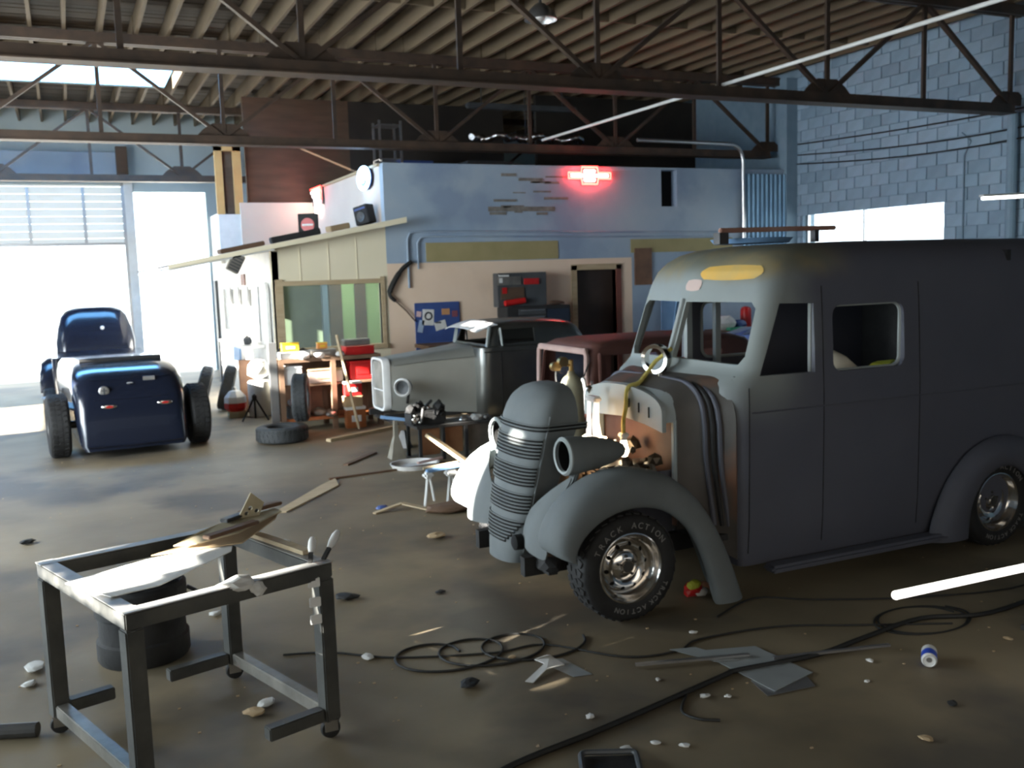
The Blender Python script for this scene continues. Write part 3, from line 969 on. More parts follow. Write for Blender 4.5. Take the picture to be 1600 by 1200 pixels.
# slack cables under the truss and along the right wall
for i, (a, b, sg, lab) in enumerate((((12.9, 14.8, 4.35), (12.9, 6.5, 4.35), 0.10, 'highest slack black cable along the block wall'), ((12.9, 14.8, 4.15), (12.9, 6.5, 4.22), 0.22, 'middle slack black cable along the block wall'), ((12.88, 14.8, 3.98), (12.9, 6.5, 4.12), 0.25, 'lowest slack black cable along the block wall'))):
    pts = [(a[0], a[1]+(b[1]-a[1])*k/16, a[2]+(b[2]-a[2])*k/16 - sg*math.sin(PI*k/16)) for k in range(17)]
    single('cable', MB().tube([Vector(p)-Vector(a) for p in pts], 0.013, 6), M_hose, lab, 'cable', loc=a)
single('wall_pipe', MB().tube([(0, 0, 0), (0, 0, 4.2)], 0.075, 12), M_mortar, 'thick dark vertical pipe at the right end of the block wall', 'pipe', loc=(12.88, 10.14, 0))
single('wall_conduit', MB().tube([(0, 0, 0), (0, 0, 1.9), (0, -0.12, 2.1), (0, 0.05, 2.25)], 0.012, 6), M_mortar, 'thin vertical conduit on the blocks right of the window', 'pipe', loc=(12.95, 11.05, 1.8))
t = thing('tube_lamp', 'short lit tube lamp before the block wall at the right edge', 'lamp', (10.9, 9.0, 2.86), rz=0)
MB().tube([(0, 0, 0), (1.6, -0.2, 0.06)], 0.022, 10).build('tube', M_tube, t)
MB().beam((-0.02, 0.0, 0.03), (1.62, -0.2, 0.09), 0.08, 0.03).build('housing', M_white, t)
MB().tube([(1.3, -0.16, 0.1), (1.3, -0.16, 1.33)], 0.006, 6).build('hanger', M_steel, t)

# neon signs and boards
def neon_bowtie():
    t = thing('neon_sign', 'glowing red bow-tie neon sign on top of the office wall', 'sign', (8.41, YO-0.06, 3.72))
    def ol(s_):
        return [(-0.42, -0.045), (-0.42, 0.055), (-0.17, 0.055), (-0.15, 0.15), (0.15, 0.15), (0.17, 0.055), (0.42, 0.055), (0.42, -0.045), (0.17, -0.045), (0.15, -0.14), (-0.15, -0.14), (-0.17, -0.045)]
    pts = [(x, -0.02, z_) for x, z_ in ol(1)]
    MB().tube(pts, 0.019, 8, closed=True).build('outer_tube', M_neonred, t)
    MB().tube([(-0.36, -0.02, 0.005), (0.36, -0.02, 0.005)], 0.024, 8).tube([(-0.10, -0.02, 0.08), (0.10, -0.02, 0.08)], 0.024, 8).tube([(-0.10, -0.02, -0.07), (0.10, -0.02, -0.07)], 0.024, 8).build('inner_tube', M_neonwhite, t)
    MB().prism([(x*0.97, 0.01, z_*0.95) for x, z_ in ol(1)], (0, 0.02, 0)).build('backing', M_grey, t)
    MB().box(-0.01, 0.01, 0.02, 0.06, -0.1, 0.1).build('bracket', M_steel, t)
neon_bowtie()
lamp('neon_spill', 'POINT', (8.4, YO-0.35, 3.72), 4, (1.0, 0.05, 0.03), shadow_soft_size=0.2)
t = thing('neon_sign', 'white and red neon sign on the loft wall above the round red board', 'sign', (4.62, 18.9, 3.70), rz=R(-90))
MB().box(-0.75, 0.1, 0.03, 0.06, -0.16, 0.2).build('backing', M_grey, t)
MB().tube([(-0.6, 0, 0.1), (0.0, 0, 0.1)], 0.03, 8).tube([(-0.5, 0, 0.02), (-0.1, 0, 0.02)], 0.03, 8).tube([(-0.3, 0, 0.0), (-0.28, 0, -0.32)], 0.04, 8).tube([(-0.15, 0, 0.0), (-0.2, 0, -0.3)], 0.04, 8).build('lit_letters', M_neonwhite, t)
MB().tube([(-0.68, 0, 0.17), (0.08, 0, 0.17), (0.08, 0, -0.05), (-0.05, 0, -0.05)], 0.018, 8).build('red_tube', M_neonred, t)
t = thing('neon_sign', 'round blue-white neon sign at the corner of the office roof', 'sign', (4.60, 15.75, 3.72), rz=R(-90))
MB().tube([(0.30*math.cos(2*PI*k/24), 0, 0.17*math.sin(2*PI*k/24)) for k in range(24)], 0.03, 8, closed=True).build('ring_tube', M_neonblue, t)
MB().tube([(-0.2, 0, -0.06), (-0.12, 0, 0.1), (-0.04, 0, -0.06), (0.05, 0, 0.1), (0.12, 0, -0.02), (0.2, 0, 0.08)], 0.018, 8).build('script_tube', mat('white_blue_neon', (1, 1, 1), 0.5, emit=(0.7, 0.85, 1), es=7), t)
MB().lathe([(0, 0.03), (0.31, 0.03), (0.31, 0.05), (0, 0.05)], ax='Y', n=24, M=Matrix.Diagonal((1, 1, 0.6, 1))).build('backing', M_bluepaint, t)
lamp('neon_spill', 'POINT', (4.35, 15.75, 3.72), 5, (0.3, 0.55, 1.0), shadow_soft_size=0.2)
t = thing('round_sign_board', 'black boxed sign with a red disc on the lean-to roof', 'sign', (3.60, 15.6, 2.76), rz=R(-30))
MB().box(-0.16, 0.16, 0, 0.06, 0, 0.38, bev=0.006).build('board', M_black, t)
MB().lathe([(0, -0.012), (0.11, -0.012), (0.11, 0.0)], ax='Y', n=24, o=(0, 0, 0.2)).build('disc', M_red, t)
MB().box(-0.09, 0.09, -0.018, -0.012, 0.185, 0.215).build('bar', M_white, t)
t = thing('speaker_box', 'black speaker box tilted against the wall above the cream fascia', 'speaker', (4.50, 15.35, 2.95), rot=(0, R(-12), R(-55)))
MB().box(-0.14, 0.14, -0.1, 0.1, 0, 0.30, bev=0.01).build('cabinet', M_black, t)
MB().lathe([(0, -0.108), (0.03, -0.102), (0.08, -0.115), (0.09, -0.1)], ax='Y', n=20, o=(0, 0, 0.12)).build('cone', M_grey, t)
MB().box(-0.11, 0.11, -0.112, -0.1, 0.23, 0.26).build('name_bar', M_bluepaint, t)
for i, (x, y, a, b, c, m, lab, rz) in enumerate(((2.2, 15.4, .7, .25, .07, M_wooddark, 'long dark plank lying on the lean-to roof edge', 0.1), (3.0, 15.5, .8, .2, .10, M_black, 'black bundle on the lean-to roof below the round sign', 0.0), (3.9, 15.3, .35, .2, .09, M_card, 'brown scrap box on the lean-to roof right of the round sign', 0.2))):
    zt = 2.36 + (x-1.35)*0.182
    single('roof_junk', MB().box(0, a, 0, b, 0.0, c, bev=0.01), m, lab, 'junk', loc=(x, y, zt+0.005), rz=(0, R(-10.3), rz))
t = thing('flood_lamp', 'grey louvred lamp hanging under the lean-to eave', 'lamp', (2.35, YO-0.22, 2.45), rot=(0, R(28), 0))
MB().box(-0.09, 0.09, -0.08, 0.08, -0.24, 0.04, bev=0.01).build('housing', M_steelbare, t)
for k in range(5):
    MB().box(-0.075, 0.075, -0.086, -0.08, -0.21+0.045*k, -0.19+0.045*k).build('louvre', M_grey, t)
single('dark_notice', MB().box(0, 0.02, -0.2, 0.2, 0, 0.2), M_maroon, 'small dark red notice on the white side wall of the lean-to', 'notice', loc=(2.845, 17.6, 2.02))

# things on the office wall
single('wall_picture', MB().box(0, 0.36, -0.03, 0, 0, 0.66), M_rustpanel, 'brown panel hung on the wall right of the doorway', 'panel', loc=(9.33, YO-0.001, 1.80))
pts = smooth_pts([(0.42, 0, 0.74), (0.25, 0, 0.62), (0.08, 0, 0.38), (0.03, 0, 0.22), (0.12, 0, 0.12)], 6)
t = thing('hung_hose', 'curved dark hose hooked on the salmon wall beside the window', 'hose', (4.68, YO-0.05, 1.58))
MB().tube(pts, [0.035]*8+[0.045]*9+[0.03]*8, 8).build('hose', M_hose, t)
MB().tube([(0.12, 0, 0.12), (0.3, 0, -0.05), (0.44, 0, -0.22)], 0.012, 6).build('cord', M_brownwood, t)
MB().tube([(0.42, -0.01, 0.74), (0.42, 0.05, 0.74)], 0.01, 6).build('hook', M_steel, t)
bd = thing('poster_board', 'dark blue board with pinned white posters on the salmon wall', 'board', (5.52, YO-0.03, 0.85))
MB().box(-0.39, 0.39, 0, 0.03, 0, 0.80, bev=0.005).build('board', M_bluepaint, bd)
for (x, z_, a, b, rz, m) in ((-0.17, 0.56, .20, .26, 4, M_paper), (0.04, 0.42, .20, .14, -14, M_paper), (-0.33, 0.62, .08, .09, 8, mat('pale_pink_card', (0.7, 0.5, 0.5), 0.8)), (-0.30, 0.42, .09, .2, 14, mat('pale_blue_card', (0.35, 0.45, 0.6), 0.8)), (0.14, 0.64, .14, .10, 0, mat('orange_print', (0.5, 0.26, 0.12), 0.8)), (0.30, 0.60, .10, .10, 0, mat('dim_red_print', (0.22, 0.07, 0.09), 0.8)), (0.10, 0.10, .5, .10, 0, mat('blue_print', (0.08, 0.14, 0.4), 0.8))):
    Mx = Matrix.Translation((x, -0.003, z_)) @ Matrix.Rotation(R(rz), 4, 'Y')
    MB().box(-a/2, a/2, -0.003, 0.0, -b/2, b/2, M=Mx).build('poster', m, bd)
Mx = Matrix.Translation((-0.165, -0.010, 0.58))
MB().lathe([(0.045, 0), (0.07, 0), (0.07, 0.003), (0.045, 0.003)], ax='Y', n=20, M=Mx).box(-0.05, 0.05, -0.012, -0.009, 0.455, 0.48).build('print', M_grey, bd)

# black tool chest stack, standing on a low wall bench
tc = thing('wall_bench', 'dark wooden bench along the salmon wall under the tool chests', 'bench', (7.0, 14.6, 0))
MB().box(-1.9, 0.85, -0.32, 0.38, 0.93, 0.99).build('bench_top', M_wooddark, tc)
for x in (-1.8, -0.6, 0.72):
    MB().box(x, x+0.08, -0.28, -0.2, 0, 0.93).build('leg', M_wooddark, tc)
    MB().box(x, x+0.08, 0.28, 0.36, 0, 0.93).build('leg', M_wooddark, tc)
MB().box(-1.8, 0.8, -0.2, 0.3, 0.3, 0.33).build('shelf', M_wooddark, tc)
t = thing('tool_chest', 'wide black tool chest with chrome drawer pulls on the wall bench', 'tool chest', (7.15, 14.62, 0.99))
MB().box(-0.62, 0.55, -0.2, 0.22, 0, 0.54, bev=0.01).build('cabinet', M_black, t)
for k in range(4):
    z_ = 0.06+0.115*k
    MB().box(-0.42, 0.08, -0.215, -0.2, z_, z_+0.095).build('drawer', M_grey, t)
    MB().box(-0.38, 0.05, -0.23, -0.215, z_+0.062, z_+0.080).build('drawer_pull', M_alu, t)
MB().box(0.10, 0.52, -0.215, -0.2, 0.06, 0.48).build('side_door', mat('dark_navy_panel', (0.02, 0.03, 0.05), 0.4), t)
t = thing('tool_cabinet', 'open black tool cabinet with red labels on top of the tool chest', 'tool cabinet', (6.93, 14.66, 1.53))
MB().box(-0.45, 0.45, 0.0, 0.2, 0, 0.56, bev=0.008).build('cabinet', M_grey, t)
MB().box(-0.45, -0.03, -0.015, 0.0, 0.36, 0.50).build('front_panel', M_steelbare, t)
MB().box(0.03, 0.30, -0.02, 0.0, 0.36, 0.46).build('red_label', M_red, t)
MB().box(-0.40, 0.02, -0.02, 0.0, 0.12, 0.32).build('brown_panel', M_brownwood, t)
MB().box(-0.38, -0.30, -0.03, -0.02, 0.22, 0.32).build('red_tag', M_red, t)
MB().tube([(-0.36, -0.07, 0.06), (0.0, -0.07, 0.10)], 0.05, 12).build('red_roll', M_red, t)
MB().box(-0.43, -0.25, -0.02, 0.0, 0.50, 0.53).box(-0.43, -0.37, -0.02, 0.0, 0.40, 0.48).build('white_label', M_white, t)
single('brown_rag', MB().lump((0, 0, 0.03), 0.1, (1.6, 0.6, 0.35), 0.2), M_brownwood, 'brown rag on the right end of the tool chest', 'rag', loc=(7.56, 14.66, 1.535))

# ================================================================ the panel van
VY = 5.6
van = thing('panel_van', 'grey primed old panel van with a slatted nose, standing at the right', 'van', (0, VY, 0))
XR = 7.35
lv = [
 (0.17, 0.715, 3.80, 0.00, 0.05, XR-0.10, 0.12), (0.24, 0.735, 3.78, 0.00, 0.06, XR-0.04, 0.14), (0.45, 0.75, 3.76, 0.00, 0.08, XR, 0.16), (0.85, 0.755, 3.74, 0.00, 0.10, XR, 0.18),
 (1.15, 0.757, 3.72, 0.00, 0.12, XR, 0.18), (1.30, 0.755, 3.68, 0.03, 0.16, XR, 0.18), (1.355, 0.752, 3.66, 0.09, 0.18, XR, 0.18), (1.40, 0.750, 3.69, 0.13, 0.16, XR, 0.18), (1.44, 0.748, 3.73, 0.14, 0.13, XR, 0.18),
 (1.55, 0.745, 3.77, 0.14, 0.12, XR, 0.18), (1.70, 0.738, 3.82, 0.14, 0.12, XR, 0.18), (1.86, 0.730, 3.87, 0.14, 0.13, XR, 0.19),
 (1.96, 0.722, 3.90, 0.14, 0.15, XR-0.01, 0.20), (2.06, 0.705, 3.94, 0.14, 0.19, XR-0.03, 0.22), (2.13, 0.675, 4.00, 0.14, 0.23, XR-0.06, 0.26), (2.18, 0.63, 4.08, 0.13, 0.27, XR-0.11, 0.30), (2.215, 0.56, 4.20, 0.12, 0.30, XR-0.2, 0.30), (2.235, 0.45, 4.40, 0.10, 0.30, XR-0.4, 0.30)]
cut = MB()
for sgn in (-1, 1):                                   # split windscreen
    pr = [(sgn*0.035, 1.86), (sgn*0.60, 1.86), (sgn*0.645, 1.82), (sgn*0.66, 1.52), (sgn*0.62, 1.465), (sgn*0.035, 1.485)]
    cut.prism([(3.45, y, z) for y, z in pr], (0.70, 0, 0))
c1 = cutter(cut)
c2m = MB()
c2m.prism([(4.10, -1.1, 1.85), (4.375, -1.1, 1.84), (4.375, -1.1, 1.395), (3.93, -1.1, 1.40)], (0, 2.2, 0))
c2m.prism([(x, -1.1, z) for x, z in rrect(4.53, 5.16, 1.385, 1.82, 0.07)], (0, 2.2, 0))
c2 = cutter(c2m)
# open firewall end under the cowl
c3m = MB().box(3.5, 3.95, -0.40, 0.40, 0.45, 1.25)
c3 = cutter(c3m)
def cab_paint():
    m = bpy.data.materials.new('patched_primer_lit_front')
    m.use_nodes = True
    nt = m.node_tree
    b = nt.nodes['Principled BSDF']
    b.inputs['Roughness'].default_value = 0.6
    b.inputs['Specular IOR Level'].default_value = 0.4
    tc = nt.nodes.new('ShaderNodeTexCoord')
    sx = nt.nodes.new('ShaderNodeSeparateXYZ')
    nt.links.new(tc.outputs['Object'], sx.inputs[0])
    n = nt.nodes.new('ShaderNodeTexNoise'); n.inputs['Scale'].default_value = 2.2; n.inputs['Detail'].default_value = 5
    nt.links.new(tc.outputs['Object'], n.inputs['Vector'])
    def math_(op, a, b_):
        q = nt.nodes.new('ShaderNodeMath'); q.operation = op
        for i, v in enumerate((a, b_)):
            if isinstance(v, (int, float)):
                q.inputs[i].default_value = v
            else:
                nt.links.new(v, q.inputs[i])
        return q.outputs[0]
    def mr(v, a, b_):
        q = nt.nodes.new('ShaderNodeMapRange'); q.interpolation_type = 'SMOOTHSTEP'
        nt.links.new(v, q.inputs[0]); q.inputs[1].default_value = a; q.inputs[2].default_value = b_
        return q.outputs[0]
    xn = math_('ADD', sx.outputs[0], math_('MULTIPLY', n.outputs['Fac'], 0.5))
    f1 = math_('MULTIPLY', mr(xn, 4.75, 4.20), mr(sx.outputs[2], 1.0, 1.5))  # light on the cab front painted in as paler primer
    f2 = math_('MULTIPLY', mr(math_('ADD', sx.outputs[2], math_('MULTIPLY', n.outputs['Fac'], 0.2)), 2.08, 2.22), mr(xn, 5.1, 4.6))
    def mix(fac, a, b_):
        q = nt.nodes.new('ShaderNodeMix'); q.data_type = 'RGBA'
        nt.links.new(fac, q.inputs[0])
        for i, v in ((6, a), (7, b_)):
            if isinstance(v, tuple):
                q.inputs[i].default_value = (*v, 1)
            else:
                nt.links.new(v, q.inputs[i])
        return q.outputs[2]
    base = mix(n.outputs['Fac'], (0.078, 0.084, 0.112), (0.112, 0.116, 0.142))
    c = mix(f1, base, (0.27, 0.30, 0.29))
    och = mix(mr(n.outputs['Fac'], 0.4, 0.65), (0.16, 0.165, 0.13), (0.27, 0.22, 0.12))
    c = mix(f2, c, och)
    nt.links.new(c, b.inputs['Base Color'])
    return m
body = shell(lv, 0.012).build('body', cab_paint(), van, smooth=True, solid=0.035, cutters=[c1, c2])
bpy.data.objects.remove(c3, do_unlink=True)
def patch(name, m, fn, u0, u1, v0, v1, n=8, lab=None):
    rows = []
    for i in range(n+1):
        row = []
        for j in range(n+1):
            a = (i/n*2-1); b = (j/n*2-1)
            # rounded outline
            k = max(abs(a), abs(b)) / max(1e-6, math.hypot(a, b)) if (a or b) else 1
            k = 0.6*k + 0.4
            row.append(fn((u0+u1)/2 + a*k*(u1-u0)/2, (v0+v1)/2 + b*k*(v1-v0)/2))
        rows.append(row)
    return MB().grid(rows).build(name, m, van, smooth=True, label=lab)
def front_pt(y, z, off=0.004):
    # point on the brow / screen surround of the van
    for A, B in zip(lv, lv[1:]):
        if A[0] <= z <= B[0]:
            t_ = (z-A[0])/(B[0]-A[0])
            w_ = A[1]+(B[1]-A[1])*t_; xf = A[2]+(B[2]-A[2])*t_; v_ = A[3]+(B[3]-A[3])*t_; rc = A[4]+(B[4]-A[4])*t_
            ay = abs(y)
            if ay <= w_-rc:
                x = xf+v_*ay/w_
            else:
                q = min(1, (ay-(w_-rc))/rc)
                x = xf+v_*(w_-rc)/w_+rc*(1-math.sqrt(max(0, 1-q*q)))
            return Vector((x-off, y, z+off*0.5))
patch('filler_patch', M_tan, front_pt, -0.62, -0.10, 2.0, 2.10, lab='ochre body filler patch above the screen')
patch('filler_patch', M_pinkfill, front_pt, -0.14, -0.0, 1.93, 2.01, lab='pink body filler patch above the screen post')
# screen pillar ridge
MB().tube([front_pt(0, z, 0.0) for z in (1.45, 1.52, 1.6, 1.7, 1.8, 1.88)], 0.020, 8).build('screen_post', M_primer2, van, smooth=True)
# inner window frames
for sgn in (-1, 1):
    yy = sgn*0.70
    MB().tube([(x, yy, z) for x, z in rrect(4.53, 5.16, 1.385, 1.82, 0.07)], 0.013, 6, closed=True).build('window_rim', M_primer2, van, smooth=True)
    MB().tube([(4.375, yy, 1.39), (4.375, yy, 1.84)], 0.014, 6).build('window_rim', M_primer2, van)
for x, yy in ((4.35, 0.66), (4.62, 0.66)):
    MB().box(x, x+0.05, yy-0.02, yy+0.02, 1.30, 1.86).build('inner_post', M_primer2, van)
# side seams and belt groove
def side_y(z):
    for A, B in zip(lv, lv[1:]):
        if A[0] <= z <= B[0]:
            t_ = (z-A[0])/(B[0]-A[0])
            return A[1]+(B[1]-A[1])*t_
for x in (3.84, 4.445, 5.30):
    z0_, z1_ = (0.26, 1.33) if x < 4 else (0.26, 1.95)
    for sgn in (-1, 1):
        MB().tube([(x, sgn*(side_y(z)+0.0005), z) for z in [z0_+(z1_-z0_)*k/14 for k in range(15)]], 0.0032, 5).build('door_seam', M_void, van)
for sgn in (-1, 1):
    MB().tube([(x, sgn*0.757, 1.17) for x in (3.86, 4.6, 5.5, 6.5, 7.1)], 0.006, 6).build('belt_bead', M_primer, van)
    MB().box(3.95, 5.55, sgn*0.74 if sgn > 0 else -0.86, 0.86 if sgn > 0 else -0.74, 0.135, 0.185, bev=0.018).build('sill_step', M_primer, van)
# cowl: flared box from the firewall to the body
cw = usection([(3.46, 0.50, 0.42, 1.295, 0.17), (3.50, 0.505, 0.42, 1.315, 0.17), (3.56, 0.52, 0.40, 1.335, 0.18), (3.62, 0.56, 0.36, 1.35, 0.20), (3.68, 0.62, 0.30, 1.36, 0.22), (3.76, 0.735, 0.24, 1.37, 0.26)])
cwo = cw.build('cowl', M_cowl, van, smooth=True, solid=0.02)
fl2 = usection([(3.36, 0.50, 1.12, 1.275, 0.14), (3.50, 0.51, 1.12, 1.325, 0.16)])
fl2.build('cowl_lip', M_primer2, van, smooth=True, solid=0.012)
ft = MB()
vs = []
for k in range(25):
    a = PI*k/24
    yy = -0.505*math.cos(a) if True else 0
    zz_ = 1.16+0.165*math.sin(a)**0.7 if 0 < k < 24 else 1.16
    vs.append((3.355, yy, zz_))
ft.prism(vs + [(3.355, 0.505, 1.06), (3.355, 0.30, 1.09), (3.355, 0, 1.11), (3.355, -0.30, 1.09), (3.355, -0.505, 1.06)], (0.03, 0, 0))
ft.build('cowl_flange', M_primer2, van)
for k in range(7):
    MB().box(3.348, 3.356, -0.42+0.06*k, -0.412+0.06*k, 1.13+0.01*k, 1.20+0.008*k).build('flange_notch', M_black, van) if k in (1, 3, 5) else None
MB().box(3.44, 3.50, -0.515, -0.47, 0.55, 1.14, bev=0.01).build('cowl_edge', M_primer2, van)
MB().box(3.44, 3.50, 0.47, 0.515, 0.55, 1.14, bev=0.01).build('cowl_edge', M_primer2, van)
for rr_, m in ((0.0, M_primer), (0.035, M_black), (0.065, M_primer)):
    pts = smooth_pts([(3.60+rr_, -0.10, 1.362), (3.60+rr_, -0.42, 1.35), (3.605+rr_, -0.555-rr_*0.8, 1.27), (3.61+rr_, -0.60-rr_, 1.12), (3.62+rr_, -0.605-rr_, 0.85), (3.66+rr_, -0.63-rr_, 0.45)], 5)
    for sgn in (1, -1):
        MB().tube([(p.x, p.y*sgn, p.z) for p in pts], 0.017, 8).build('cowl_bead', m, van, smooth=True)
MB().box(3.50, 3.53, -0.47, 0.47, 0.42, 1.28).build('firewall', mat('rust_brown_firewall', (0.085, 0.032, 0.018), 0.6, 0, (0.14, 0.06, 0.03), 4, 1), van)
# interior: floor, seat, dash, steering wheel
MB().box(3.56, 7.2, -0.70, 0.70, 0.36, 0.40).build('cab_floor', M_black, van)
MB().box(3.78, 3.86, -0.68, 0.68, 1.22, 1.40, bev=0.02).build('dashboard', M_grey, van)
st = MB().box(4.55, 5.0, -0.64, 0.64, 0.66, 0.82, bev=0.05).build('seat', mat('cream_vinyl', (0.50, 0.46, 0.36), 0.6, 0, (0.42, 0.38, 0.3), 4, 1), van)
bq = MB().prism([(4.96, -0.64, 0.8), (5.06, -0.64, 1.14), (5.16, -0.64, 1.14), (5.10, -0.64, 0.8)], (0, 1.28, 0)).build('seat_back', MATS['cream_vinyl'], van, bev=0.03)
MB().lathe([(0.185, -0.012), (0.20, 0), (0.185, 0.012), (0.17, 0), (0.185, -0.012)], n=32, M=Matrix.Rotation(R(62), 4, 'Y'), o=(4.10, -0.34, 1.24)).beam((4.02, -0.34, 1.20), (3.80, -0.34, 1.05), 0.04, 0.04).build('steering_wheel', M_black, van, smooth=True)
MB().box(6.2, 6.24, -0.70, 0.70, 0.40, 2.15).build('bulkhead', M_black, van)
# fenders
def fender(outer, opening, yo, inner, m, name, sgn=1, sub=1):
    rows = []
    for (xo, zo), (xi, zi) in zip(outer, opening):
        def L(t_): return (xi+(xo-xi)*t_, zi+(zo-zi)*t_)
        r_ = []
        for (t_, dy, dz) in ((0.0, 0.045, 0), (0.0, 0.0, 0), (0.30, -0.012, 0), (0.62, -0.008, 0), (0.86, 0.03, 0), (1.0, min(0.10, inner*0.6), 0.0), (0.97, inner*0.7, 0.0), (0.86, inner*0.86, -0.0), (0.62, inner, -0.0)):
            x, z_ = L(t_)
            r_.append(Vector((x, sgn*(yo-dy) if sgn > 0 else -(yo-dy), z_)))
        rows.append(r_)
    return MB().grid(rows).build(name, m, van, smooth=True, solid=0.008, sub=sub, off=-1)
fo = [(2.50, 0.44), (2.41, 0.47), (2.385, 0.56), (2.45, 0.70), (2.56, 0.82), (2.72, 0.905), (2.93, 0.94), (3.15, 0.90), (3.34, 0.79), (3.50, 0.60), (3.62, 0.38), (3.70, 0.18), (3.76, 0.02)]
fi = [(2.54, 0.43), (2.53, 0.45), (2.54, 0.50), (2.59, 0.575), (2.68, 0.64), (2.80, 0.69), (2.93, 0.705), (3.07, 0.69), (3.20, 0.63), (3.31, 0.53), (3.40, 0.38), (3.46, 0.20), (3.50, 0.02)]
for sgn in (-1, 1):
    fender(fo, fi, 0.87, 0.33, M_primer2 if sgn > 0 else M_grille, 'front_wing', sgn)  # same primer on both; the far wing's sunlit brightness is in its colour
    # valance between wing and nose
    vr = []
    for q in [k/6 for k in range(7)]:
        yv = sgn*(0.22+0.40*q)
        vr.append([Vector((2.50-0.06*math.sin(PI*q*0.8)+(0.17*q+0.03)*(1-j/6)**2, yv, (0.42-0.03*q)+(0.16+0.34*q)*(1-j/6))) for j in range(7)])
    MB().grid(vr).build('nose_valance', M_grille, van, smooth=True, solid=0.01, sub=1)
ro = [(5.36, 0.12), (5.40, 0.28), (5.48, 0.46), (5.62, 0.64), (5.80, 0.77), (6.05, 0.84), (6.30, 0.80), (6.52, 0.66), (6.70, 0.46), (6.80, 0.20), (6.82, 0.12)]
ri_ = [(5.70, 0.12), (5.70, 0.26), (5.73, 0.38), (5.80, 0.49), (5.90, 0.57), (6.05, 0.61), (6.20, 0.58), (6.32, 0.48), (6.40, 0.36), (6.43, 0.22), (6.43, 0.12)]
for sgn in (-1, 1):
    fender(ro, ri_, 0.865, 0.13, M_primer, 'rear_wing', sgn)
# grille shell
gs = [(0.26, 2.39, 0.19, 0, 0), (0.36, 2.40, 0.22, 0, 0), (0.50, 2.42, 0.245, 0, 0), (0.70, 2.46, 0.27, 0, 0), (0.90, 2.50, 0.29, 0, 0), (1.08, 2.54, 0.305, 0, 0), (1.17, 2.56, 0.31, 0, 0), (1.24, 2.585, 0.30, 0, 0), (1.30, 2.62, 0.275, 0, 0), (1.35, 2.67, 0.22, 0, 0), (1.372, 2.71, 0.15, 0, 0), (1.38, 2.75, 0.08, 0, 0)]
def g_out(zq, off=0.0):
    for A, B in zip(gs, gs[1:]):
        if A[0] <= zq <= B[0]:
            t_ = (zq-A[0])/(B[0]-A[0])
            return [A[k]+(B[k]-A[k])*t_ for k in range(5)]
    return gs[-1]
def g_row(zq, x_back=3.0, off=0.0, lim=None):
    _, xf, w_, v_, rc = g_out(zq)
    pts = []
    n = 22
    for k in range(-n, n+1):
        q = k/n
        # superellipse nose, then straight cheeks back
        s_ = q*1.0
        yy = (w_+off)*math.sin(PI/2*min(1, abs(s_)/0.62))*(1 if s_ > 0 else -1) if abs(s_) < 0.62 else (w_+off)*(1 if s_ > 0 else -1)
        if abs(s_) < 0.62:
            xx = xf-off + (0.11*(1-math.cos(PI/2*abs(s_)/0.62))**1.2)
        else:
            xb = xf+0.11-off*0
            xx = xb + (x_back-xb)*(abs(s_)-0.62)/0.38
        pts.append((Vector((xx, yy, zq)), abs(s_)))
    return pts
rows = []
for zq in [0.27, 0.30, 0.33, 0.36]+[0.36+0.045*k for k in range(1, 18)]+[1.17, 1.20, 1.23, 1.26, 1.29, 1.31, 1.33, 1.345, 1.355, 1.365, 1.372, 1.378]:
    rows.append([p for p, _ in g_row(zq, x_back=2.55+0.31*min(1, max(0, (zq-0.3)/0.85)))])
# one continuous shell, the slats stand on it
last = rows[-1]
rows.append([Vector((2.86, p.y*0.2, 1.378)) for p in last])
MB().grid(rows).build('grille_shell', M_grille, van, smooth=True, solid=0.006, off=0)
zq = 0.40
slot = 0
while zq < 1.15:
    grp = (zq-0.40) % 0.175
    if grp < 0.135:
        lim = 0.92 if zq > 1.07 else 0.56
        lim = min(lim, 0.22+(zq-0.38)*2.0) if zq < 0.55 else lim
        row = [p for p, s_ in g_row(zq+0.005, off=0.005) if s_ <= lim]
        MB().tube(row, 0.0075, 4).build('grille_slot', M_void, van)
        row = [p for p, s_ in g_row(zq+0.0155, off=0.010) if s_ <= lim]
        MB().tube(row, 0.0055, 6).build('grille_slat', M_grille, van, smooth=True)
    zq += 0.0215
pts = [g_row(z_, off=0.002)[9][0] for z_ in (0.34, 0.5, 0.7, 0.9, 1.1, 1.2)]
# rim round the nose
for sgn in (0, 1):
    pts = [g_row(0.34+0.86*k/14, off=0.004)[44-9 if sgn else 9][0] for k in range(15)]
    MB().tube(pts, 0.007, 6).build('grille_bead', M_grille, van, smooth=True)
# headlamp buckets
for sgn in (-1, 1):
    hy = sgn*0.50
    hb = MB().lathe([(0.092, -0.10), (0.102, -0.115), (0.116, -0.10), (0.118, -0.07), (0.112, 0.0), (0.098, 0.12), (0.075, 0.22), (0.04, 0.30), (0.0, 0.33)], ax='X', n=32)
    o = hb.build('headlamp', M_grille, van, smooth=True, solid=0.006)
    o.location = (2.76, hy, 0.985)
    MB().lathe([(0.0, 0.02), (0.095, 0.02), (0.095, -0.09), (0.10, -0.09), (0.105, 0.03)], ax='X', n=28).build('lamp_bowl', M_void, o)
    MB().lathe([(0.094, -0.118), (0.106, -0.124), (0.118, -0.11), (0.116, -0.10), (0.094, -0.108)], ax='X', n=32).build('lamp_ring', M_primer2, o, smooth=True)
    MB().beam((2.74, hy, 0.90), (2.68, hy+sgn*0.02, 0.80), 0.06, 0.035, 0.01).build('lamp_bracket', M_grille, van)
